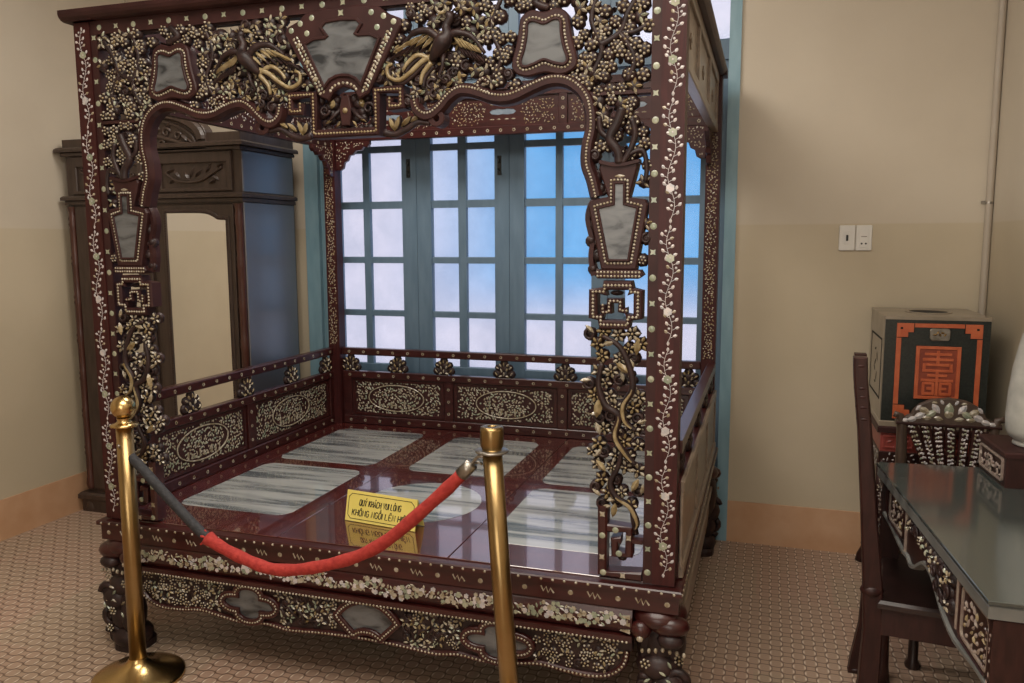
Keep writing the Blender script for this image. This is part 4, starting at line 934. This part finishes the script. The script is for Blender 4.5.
for s in (-1, 1):
    G = (Vector((0, 0, 0)), Vector((s, 0, 0)), Vector((0, 0, 1)), Vector((0, -1, 0)))
    b = MB(G); b.ringp(rect(.045, 1.752, .5, 1.95), rect(.075, 1.772, .47, 1.895), -.012, .006, WARD, .004); b.prism(rect(.07, 1.765, .475, 1.9), -.012, -.006, WARD)
    p = smooth([(.1, 1.85), (.16, 1.81), (.24, 1.8), (.32, 1.81), (.4, 1.85), (.44, 1.87)], 4); b.tube([(u, v, -.002) for u, v in p], .007, WARD, 6)
    for u, v, a, l in ((.13, 1.86, .3, .06), (.17, 1.84, -.8, .05), (.14, 1.81, -2.6, .05), (.26, 1.85, 1.1, .07), (.3, 1.845, .7, .06), (.23, 1.83, 2.2, .05), (.36, 1.87, .9, .06), (.4, 1.82, -.6, .05), (.38, 1.8, -2.8, .05), (.43, 1.88, .3, .045)): b.leaf(u, v, -.006, a, l, .02, .014, WARD)
    b.build('carved_panel', wr)
    xr = .455 if s > 0 else .4
    mo = [(.098, .34), (xr, .34), (xr, 1.608)] + smooth([(xr - .025, 1.609), (xr - .05, 1.612), (xr - .07, 1.624), (.35, 1.638), (.3, 1.644), (.2, 1.646), (.098, 1.646)], 3)
    door = MB(G); door.prism(rect(.012, .13, .5, 1.69), -.012, .004, WARD, .003); door.ringp(offset(mo, .022), offset(mo, .0), .002, .012, WARD, .004); door.beads(offset(mo, .008), .013, .005, .005, .011, DARKR, True)
    d = door.build('door', wr); m = MB(G); m.prism(mo, .003, .006, MIRR); m.build('mirror', d, 'tall mirror in the door')
    c = MB(); prof = [(.02, .13), (.028, .16)]
    z = .2
    while z < 1.62: prof += [(.021, z), (.021, z + .12), (.0245, z + .135), (.021, z + .15), (.0245, z + .165), (.021, z + .18)]; z += .21
    prof += [(.02, 1.66), (.027, 1.69)]; c.lathe(prof, (s * .526, .008, 0), WARDR, 14); c.build('colonnette', wr, 'turned reddish corner column')
    f = MB(); f.lathe([(.04, 0), (.05, .02), (.045, .05), (.03, .07)], (s * .52, .02, 0), WARD, 14); f.build('foot', wr)

# ---------------------------------------------------------------- desk by the right wall
dk = thing('writing_desk', 'dark carved wooden desk with glass top against the right wall', 'desk', (.66, 2.35, 0))
A, B_ = Vector((.457, 1.808)), Vector((.37, 2.888))
top = [(A.x, A.y), (.912, 1.80), (.912, 2.925), (B_.x + .012, B_.y), (B_.x, B_.y - .014)]
b = MB(frame((0, 0, 0), 'top')); b.prism(offset(top, -.004), .718, .75, PLAST, .006); bw(b, 'desk_top', dk)
b = MB(frame((0, 0, 0), 'top')); b.prism(offset(top, -.001), .7505, .7585, DGLASS, .0015); bw(b, 'glass_sheet', dk, 'grey glass sheet on the desk')
U = Vector((B_.x - A.x, B_.y - A.y, 0)).normalized(); Nn = Vector((-U.y, U.x, 0))
DF = (Vector((A.x, A.y, 0)) - Nn * .022, U, Vector((0, 0, 1)), Nn)
con = smooth([(.02, .56), (.1, .562), (.245, .55), (.34, .569), (.39, .592), (.43, .613), (.475, .628), (.53, .627), (.58, .602), (.62, .578), (.664, .567), (.7, .578), (.753, .575), (.85, .588), (.93, .6), (1.06, .606)], 3)
b = MB(DF); b.prism([(.02, .718)] + con + [(1.06, .718)], -.02, 0, DARKR); b.ribbon(con, .007, -.018, .008, PLAST)
for s0, s1 in ((.03, .215), (.76, .95)):
    z0 = .578 if s0 < .5 else .61
    o = rrect(s0, z0, s1, .705, .02); b.ringp(o, offset(o, -.008), 0, .005, DESKP, .001); foliage(b, s0 + .02, s1 - .02, z0 + .018, .69, .022, 0, None, (DESKP, DESKP, GOLD), .02, .009, .005)
    b.ringp(offset(o, .008), offset(o, .003), 0, .008, DARKR)
for s0 in (.245, .735): b.ribbon([(s0, .58), (s0, .715)], .006, 0, .006, DESKP)
openwork(b, lambda u, v: True, (.28, .42, .62, .7), .035, -.004, .1, .05, .9); openwork(b, lambda u, v: v > .655 and .43 < u < .72, (.43, .71, .65, .71), .035, -.004, .1, .05, .9)
bw(b, 'carved_apron', dk, 'carved front apron with pale inlay')
b = MB(); b.box(A.x + .03, .9, 1.828, 1.848, .42, .718, DARKR, .004); bw(b, 'end_panel', dk)
b = MB(); b.box(B_.x + .04, .9, 2.85, 2.868, .55, .718, DARKR, .004); bw(b, 'end_panel', dk)
b = MB(); b.box(.885, .905, 1.85, 2.86, .55, .718, DARKR, .004); bw(b, 'back_panel', dk)
for x, y in ((A.x + .045, 1.845), (.88, 1.845), (.88, 2.86), (B_.x + .045, 2.85)):
    b = MB(); b.box(x - .03, x + .03, y - .03, y + .03, .4, .718, DARKR, .004); b.tube([(x, y, .42), (x - .004, y, .32), (x, y, .15), (x, y, .06), (x, y, 0)], [.03, .027, .021, .024, .03], DARKR, 12, True); b.F = frame((x - .03, 0, 0), 'left'); foliage(b, -y - .018, -y + .018, .44, .7, .017, 0, None, (DESKP, DESKP, PEARLW), .014, .007); bw(b, 'leg', dk)
# small chest and vase on it
cx = thing('carved_chest', 'low carved wooden box sitting on the desk against the right wall', 'box', (.80, 2.80, .7588))
C0, C1 = Vector((.698, 2.68, 0)), Vector((.682, 2.92, 0)); U2 = (C1 - C0).normalized(); N2 = Vector((-U2.y, U2.x, 0))
b = MB(frame((0, 0, 0), 'top')); b.prism([(.70, 2.68), (.916, 2.684), (.908, 2.925), (.684, 2.92)], .7588, .855, DARKR, .003); b.prism([(.694, 2.674), (.92, 2.678), (.912, 2.93), (.678, 2.926)], .852, .868, FRMW, .004); bw(b, 'body', cx)
b = MB((C0, U2, Vector((0, 0, 1)), N2)); o = rrect(.016, .772, .226, .845, .012); b.ringp(o, offset(o, -.007), -.002, .005, DESKP, .001); foliage(b, .035, .21, .785, .832, .019, .001, None, (DESKP,), .017, .009, .005); curl(b, .12, .808, .004, .022, DESKP, 1.4, .005)
bw(b, 'carved_front', cx, 'front carved with pale scrolls')
va = thing('white_vase', 'mottled off-white tapering vase standing on the carved box at the frame edge', 'vase', (.804, 2.795, .868))
b = MB(); b.lathe([(.05, 0), (.062, .003), (.06, .014), (.056, .018), (.072, .026), (.083, .05), (.085, .09), (.082, .16), (.074, .24), (.06, .32), (.045, .38), (.034, .42), (.03, .45), (.038, .475), (.034, .476), (.026, .45)], (0, 0, 0), VASE, 40); b.build('body', va)
va.children[0].name = 'vase_body'

# ---------------------------------------------------------------- chair drawn up to the desk
ca = thing('desk_chair', 'tall-backed dark wooden chair pushed sideways up to the desk', 'chair', (.5, 2.66, 0))
prof = [(1.165, .247, .284), (1.11, .25, .287), (1.07, .254, .29), (.95, .268, .303), (.7, .288, .33), (.5, .302, .355), (.35, .31, .363), (.18, .303, .36), (.06, .282, .336), (0, .275, .33)]
DX, DY = .042, .40
for k in (0, 1):
    y0 = 2.475 + DY * k; ox = DX * k - .002
    b = MB(frame((0, y0, 0))); pf = [(z - (.042 if k and z > 1 else 0), x0, x1) for z, x0, x1 in prof]; o = [(x0 + ox, z) for z, x0, x1 in pf] + [(x1 + ox, z) for z, x0, x1 in reversed(pf)]
    b.prism(o, -.036, 0, DARKR, .004)
    for z, xc in ((1.14, .267), (1.075, .272), (1.05, .275), (1.02, .278), (.985, .282)): b.blob(xc + ox, z - .042 * k, -.018, .0205, .009, .0205, FRMW if z > 1.0 else DARKR, 12, 6)
    b.blob(.329 + ox, .47, -.018, .034, .022, .026, DARKR, 12, 6); b.blob(.302 + ox, .012, -.018, .03, .012, .024, DARKR, 10, 5)
    bw(b, 'rear_leg', ca)
def between(z0, z1, xa, xb, t=.022):
    """A back rail that follows the rake of the rear legs; xa, xb are its rear edges at z0, z1."""
    b = MB(); y0, y1 = 2.508, 2.442 + DY
    for (ya, ox) in ((y0, 0.004), (y1 + 0, DX)): b.v += [Vector((xa + ox, ya, z0)), Vector((xa + ox + t, ya, z0)), Vector((xb + ox + t, ya, z1)), Vector((xb + ox, ya, z1))]
    for f in ([0, 1, 2, 3], [7, 6, 5, 4], [0, 4, 5, 1], [1, 5, 6, 2], [2, 6, 7, 3], [3, 7, 4, 0]): b.f.append(f); b.m.append(DARKR); b.sm.append(False)
    return b
bw(between(.99, 1.1, .27, .256), 'crest_rail', ca); bw(between(.56, .61, .306, .302), 'lower_rail', ca)
for t in (.25, .5, .75):
    b = MB(); y = 2.5 + (DY - .06) * t; b.tube([(.315 + DX * t, y, .6), (.285 + DX * t, y, .86), (.272 + DX * t, y, 1.05)], .014, DARKR, 8, True); bw(b, 'back_spindle', ca)
b = MB(frame((0, 0, 0), 'top')); seat = [(.34, 2.46), (.76, 2.41), (.80, 2.85), (.40, 2.885)]
b.prism(seat, .43, .452, SEATW, .008); bw(b, 'seat', ca)
b = MB(frame((0, 0, 0), 'top')); b.prism(offset(seat, -.012), .345, .43, DARKR, .004)
b.F = frame((0, 2.452, 0)); bw(b, 'seat_frame', ca)
for x, y in ((.735, 2.435), (.775, 2.825)):
    b = MB(); b.lathe([(.022, 0), (.026, .01), (.018, .03), (.017, .16), (.024, .18), (.017, .2), (.021, .35)], (x, y, 0), SEATW, 14); bw(b, 'front_leg', ca)

# inlaid chair at the far end of the desk
mc = thing('inlaid_chair', 'low-backed chair with mother-of-pearl crest and fanned slats behind the desk end', 'chair', (.675, 3.17, 0))
F = frame((0, 3.36, 0)); c0 = .675
b = MB(F); hc = [(0, .902), (.03, .897), (.06, .893), (.1, .872), (.118, .852), (.128, .832), (.16, .815), (.182, .808), (.182, .79), (.0, .79)]
b.prism(sym(hc, c0), -.028, 0, RAWD, .004); b.ribbon([(c0 - .18, .797), (c0 + .18, .797)], .005, 0, .004, DARKR)
b.leaf(c0, .855, 0, PI / 2, .06, .034, .004, PEARLG); b.dome(c0, .84, 0, .016, .005, PEARL, 10)
for s in (-1, 1):
    for u, v, a, l, m in ((.045, .86, .9, .04, PEARLW), (.06, .84, -.6, .04, PEARLG), (.085, .85, .5, .042, PEARL), (.1, .83, -.5, .04, PEARLW), (.075, .822, 0, .03, PEARL), (.125, .815, -.3, .035, PEARLW), (.035, .822, .2, .03, PEARL), (.15, .808, -.2, .03, PEARLW), (.05, .882, .1, .02, PEARL), (.025, .885, 1, .02, PEARLW), (.105, .86, -.9, .025, PEARLW)):
        b.leaf(c0 + s * u, v, 0, a if s > 0 else PI - a, l * 1.15, l * .62, .004, m)
bw(b, 'crest_rail', mc, 'crest inlaid with mother-of-pearl')
for t0, t1 in ((.55, .603), (.596, .63), (.641, .658), (.686, .692), (.735, .73), (.78, .766)):
    b = MB(F); d = t1 - t0; p = [(t0, .795), (t1, .652), (t1 + d * .7, .55)]; b.ribbon(p, [.019, .0155, .013], -.016, -.002, DARKR)
    for k in range(14):
        f = k / 13; u = t0 + d * f * 1.6; v = .782 - .22 * f
        for j in (-1, 0, 1): b.leaf(u + j * .008 * (1 - .3 * f), v + RND.uniform(-.004, .004), -.002, RND.random() * 6, .0125, .008, .002, RND.choice((PEARLW, PEARL, PEARLW, PEARLG)))
    bw(b, 'fanned_slat', mc, 'slat inlaid with mother-of-pearl')
for s in (-1, 1):
    x = c0 + s * .155; b = MB(); b.tube([(x, 3.374, 0), (x, 3.374, .45), (x, 3.374, .7), (x - s * -.004, 3.374, .79), (x + s * .012, 3.37, .825), (x + s * .026, 3.366, .832), (x + s * .03, 3.364, .818)], [.02, .022, .02, .018, .014, .011, .009], RAWD, 10, True); bw(b, 'back_post', mc)
    b = MB(); x = c0 + s * .14; b.lathe([(.024, 0), (.027, .012), (.017, .03), (.016, .2), (.023, .22), (.016, .24), (.021, .40)], (x, 2.985, 0), SEATW, 14); bw(b, 'front_leg', mc)
b = MB(frame((0, 0, 0), 'top')); b.prism(rrect(c0 - .17, 2.96, c0 + .17, 3.37, .02), .40, .44, SEATW, .006); bw(b, 'seat', mc)
b = MB(F); b.prism(rect(c0 - .15, .535, c0 + .15, .565), -.024, -.002, DARKR, .003); bw(b, 'lower_rail', mc)

# lacquer box on its stand in the corner
st = thing('box_stand', 'dark inlaid stand with red frieze under the black lacquer box', 'stand', (.655, 3.76, 0))
b = MB(); b.box(.452, .862, 3.535, 4.0, .715, .742, FRMW, .006); bw(b, 'stand_top', st)
b = MB(); b.box(.466, .848, 3.55, 3.985, .635, .716, PINKR, .004); b.F = frame((0, 3.55, 0))
for k in range(6): b.ringp(rrect(.475 + .062 * k, .648, .53 + .062 * k, .704, .008), rrect(.484 + .062 * k, .657, .521 + .062 * k, .695, .006), -.002, .006, PINKR); b.leaf(.502 + .062 * k, .676, 0, .4, .03, .014, .005, PINKR)
bw(b, 'red_frieze', st, 'carved red frieze')
b = MB(); b.box(.462, .852, 3.545, 3.99, .56, .635, DARKR, .004); b.F = frame((.462, 0, 0), 'left'); foliage(b, -3.97, -3.57, .57, .63, .02, 0, None, (PEARLW, PEARL), .014, .007); b.F = frame((0, 3.545, 0)); foliage(b, .48, .84, .57, .63, .02, 0, None, (PEARLW, PEARL), .014, .007); bw(b, 'inlaid_apron', st)
for x, y in ((.48, 3.565), (.835, 3.565), (.48, 3.965), (.835, 3.965)):
    b = MB(); s = -1 if x < .6 else 1
    b.tube([(x, y, .6), (x, y, .4), (x - s * .006, y, .2), (x - s * .004, y, .08), (x + s * .012, y, .03), (x + s * .016, y, 0)], [.022, .02, .017, .017, .024, .026], DARKR, 10, True)
    b.F = frame((0, y - .02, 0)); foliage(b, x - .012, x + .012, .2, .58, .014, .0, None, (PEARLW, PEARL), .012, .006)
    bw(b, 'leg', st)
bx = thing('lacquer_box', 'black lacquer box with orange fret border and orange character panel in the corner', 'box', (.655, 3.76, .742))
X0, X1, Z0, Z1, YF = .463, .842, .742, 1.196, 3.55
b = MB(frame((0, 0, 0), 'top')); b.prism(rect(X0, YF, X1, 3.985), Z0 + .02, Z1 - .012, BLKL, .003)
ho = ell(.655, 3.77, .075, .085, 28)
b.prism(rrect(X0 - .004, YF - .004, X1 + .004, 3.99, .006), Z1 - .016, Z1 - .002, BOXS, .002); b.ringp(ell(.655, 3.77, .09, .1, 28), ho, Z1 - .004, Z1 + .002, BOXS, .001); b.prism(ho, Z1 - .004, Z1 - .001, DARKMARK)  # black disc paints the shade inside the round top hole
b.prism(rect(X0 - .006, YF - .006, X1 + .006, 3.99), Z0, Z0 + .022, BOXS, .004); bw(b, 'body', bx)
b = MB(frame((X0, 0, 0), 'left')); b.prism(rect(-3.98, Z0 + .02, -3.555, Z1 - .014), -.002, .003, BOXS, .001); o = rect(-3.93, Z0 + .1, -3.6, Z1 - .1); b.ringp(o, offset(o, -.008), .002, .0045, DARKMARK, 0)
for k in range(6): b.leaf(-3.765 + .04 * math.sin(k * 2.), Z0 + .15 + .028 * k, .003, k * 1.3, .05, .012, .002, DARKMARK)
bw(b, 'side_panel', bx, 'worn greyish side')
b = MB(frame((0, YF, 0))); D = .0035
o = rect(.506, .775, .814, 1.166); b.ringp(o, rect(.524, .793, .796, 1.150), -.001, D, ORNG, .0008)
for s in (-1, 1):
    for zz, q in ((1.15, -1), (.793, 1)):
        x = .66 + s * .136
        b.prism(rect(min(x, x - s * .044), min(zz, zz + q * .02), max(x, x - s * .044), max(zz, zz + q * .02)), -.001, D, ORNG, .0008); b.prism(rect(min(x, x - s * .024), min(zz + q * .02, zz + q * .04), max(x, x - s * .024), max(zz + q * .02, zz + q * .04)), -.001, D, ORNG, .0008)
        b.prism(rect(min(x - s * .004, x + s * .005), min(zz, zz + q * .008), max(x - s * .004, x + s * .005), max(zz, zz + q * .008)), D - .001, D + .0006, DARKMARK)
        b.prism(rect(min(x - s * .047, x - s * .044), min(zz - q * .016, zz + q * .02), max(x - s * .047, x - s * .044), max(zz - q * .016, zz + q * .02)), D - .001, D + .0005, DARKMARK); b.prism(rect(min(x + s * .018, x - s * .026), min(zz + q * .04, zz + q * .043), max(x + s * .018, x - s * .026), max(zz + q * .04, zz + q * .043)), D - .001, D + .0005, DARKMARK)
bw(b, 'fret_border', bx, 'orange stepped border')
b = MB(frame((0, YF, 0))); b.prism(rrect(.626, 1.098, .7, 1.148, .012), -.001, .005, STEEL, .002)
for k in range(5): b.leaf(.645 + .009 * k, 1.122 + .008 * (k % 2), .005, k, .016, .008, .003, BRASSD)
bw(b, 'lock_plate', bx, 'small metal plate')
b = MB(frame((0, YF, 0))); px0, px1, pz0, pz1 = .58, .742, .862, 1.076
b.prism(rect(px0, pz0, px1, pz1), -.001, .003, ORNGD); b.ringp(rect(px0, pz0, px1, pz1), rect(px0 + .014, pz0 + .012, px1 - .014, pz1 - .012), .002, .008, ORNG, .001)
H = pz1 - pz0; W = px1 - px0; xc = (px0 + px1) / 2
def bar(x0, x1, z, w=.0105): b.prism(rect(px0 + W * x0, pz1 - H * z - w / 2, px0 + W * x1, pz1 - H * z + w / 2), .002, .008, ORNG, .001)
def post(x, z0, z1, w=.0105): b.prism(rect(px0 + W * x - w / 2, pz1 - H * z1, px0 + W * x + w / 2, pz1 - H * z0), .002, .0078, ORNG, .001)
bar(.2, .8, .15); post(.5, .08, .24); bar(.16, .84, .25); bar(.24, .76, .35); post(.5, .26, .36); post(.2, .33, .45); post(.8, .33, .45); bar(.16, .84, .46); bar(.28, .72, .55); post(.5, .47, .64); bar(.14, .86, .645)
for x in (.2, .42, .58, .8): post(x, .7, .9)
bar(.18, .44, .7); bar(.56, .82, .7); bar(.18, .44, .9); bar(.56, .82, .9); bar(.28, .42, .8); bar(.58, .72, .8); post(.5, .64, .93)
bw(b, 'character_panel', bx, 'orange carved character panel')

# ---------------------------------------------------------------- light, sky, camera
w = bpy.data.worlds.new('sky'); SC.world = w; w.use_nodes = True; nt = w.node_tree; N, L = nt.nodes, nt.links
tc = N.new('ShaderNodeTexCoord'); sp = N.new('ShaderNodeSeparateXYZ'); L.new(tc.outputs['Generated'], sp.inputs[0])
def mrange(src, a, c):
    m = N.new('ShaderNodeMapRange'); m.interpolation_type = 'SMOOTHSTEP'; m.inputs['From Min'].default_value = a; m.inputs['From Max'].default_value = c; L.new(src, m.inputs['Value']); return m.outputs['Result']
nz = N.new('ShaderNodeTexNoise'); nz.inputs['Scale'].default_value = 2.2; nz.inputs['Detail'].default_value = 4; L.new(tc.outputs['Generated'], nz.inputs['Vector'])
fx = mrange(sp.outputs['X'], -.47, -.24); fz = mrange(sp.outputs['Z'], -.12, -.03)
mu = N.new('ShaderNodeMath'); mu.operation = 'MULTIPLY'; L.new(fx, mu.inputs[0]); L.new(fz, mu.inputs[1]); mu2 = N.new('ShaderNodeMath'); mu2.operation = 'MULTIPLY'; L.new(mu.outputs[0], mu2.inputs[0]); L.new(mrange(sp.outputs['Z'], .24, .16), mu2.inputs[1]); mu = mu2
mx = N.new('ShaderNodeMix'); mx.data_type = 'RGBA'; L.new(mu.outputs[0], mx.inputs['Factor']); mx.inputs[6].default_value = (.72, .70, .86, 1); mx.inputs[7].default_value = (.075, .41, .85, 1)
m2 = N.new('ShaderNodeMix'); m2.data_type = 'RGBA'; L.new(mrange(nz.outputs['Fac'], .58, .9), m2.inputs['Factor']); L.new(mx.outputs[2], m2.inputs[6]); m2.inputs[7].default_value = (.62, .75, .95, 1)
bg = N['Background']; L.new(m2.outputs[2], bg.inputs['Color']); bg.inputs['Strength'].default_value = 1.3
def lamp(name, loc, target, sx, sy, power, col):
    l = bpy.data.lights.new(name, 'AREA'); l.shape = 'RECTANGLE'; l.size = sx; l.size_y = sy; l.energy = power; l.color = col
    o = bpy.data.objects.new(name, l); COL.objects.link(o); o.location = loc; o.rotation_euler = (Vector(target) - Vector(loc)).to_track_quat('-Z', 'Y').to_euler()
lamp('ceiling_lamp', (-.6, .7, ZC - .06), (-.6, .7, 0), 2.2, 1.8, 105, (1., .93, .83))
lamp('added_fill_light', (-.6, YN + .06, 1.5), (-1.0, 3, 1.1), 1.8, 2.2, 46, (1., .94, .86))  # added fill light before the closed wall behind the camera, no doorway there
lamp('ceiling_lamp', (-1.6, 2.9, ZC - .06), (-1.6, 2.9, 0), 1.3, .7, 50, (1., .93, .84))
cam = bpy.data.cameras.new('camera'); co = bpy.data.objects.new('camera', cam); COL.objects.link(co)
yaw, pitch, roll, f = .3061, .1243, -.0037, 806.58
fw = Vector((-math.sin(yaw) * math.cos(pitch), math.cos(yaw) * math.cos(pitch), -math.sin(pitch))); rt = Vector((math.cos(yaw), math.sin(yaw), 0)); up = rt.cross(fw)
r2 = rt * math.cos(roll) + up * math.sin(roll); u2 = up * math.cos(roll) - rt * math.sin(roll)
M = Matrix((r2, u2, -fw)).transposed().to_4x4(); M.translation = (0, 0, 1.5); co.matrix_world = M
cam.sensor_width = 36; cam.lens = f / 1024 * 36; cam.clip_start = .05; SC.camera = co
vs = SC.view_settings; vs.view_transform = 'Standard'; vs.look = 'None'; vs.exposure = -.15; vs.gamma = 1; vs.use_curve_mapping = False
SC.cycles.use_denoising = True; SC.cycles.max_bounces = 8; SC.cycles.transparent_max_bounces = 12
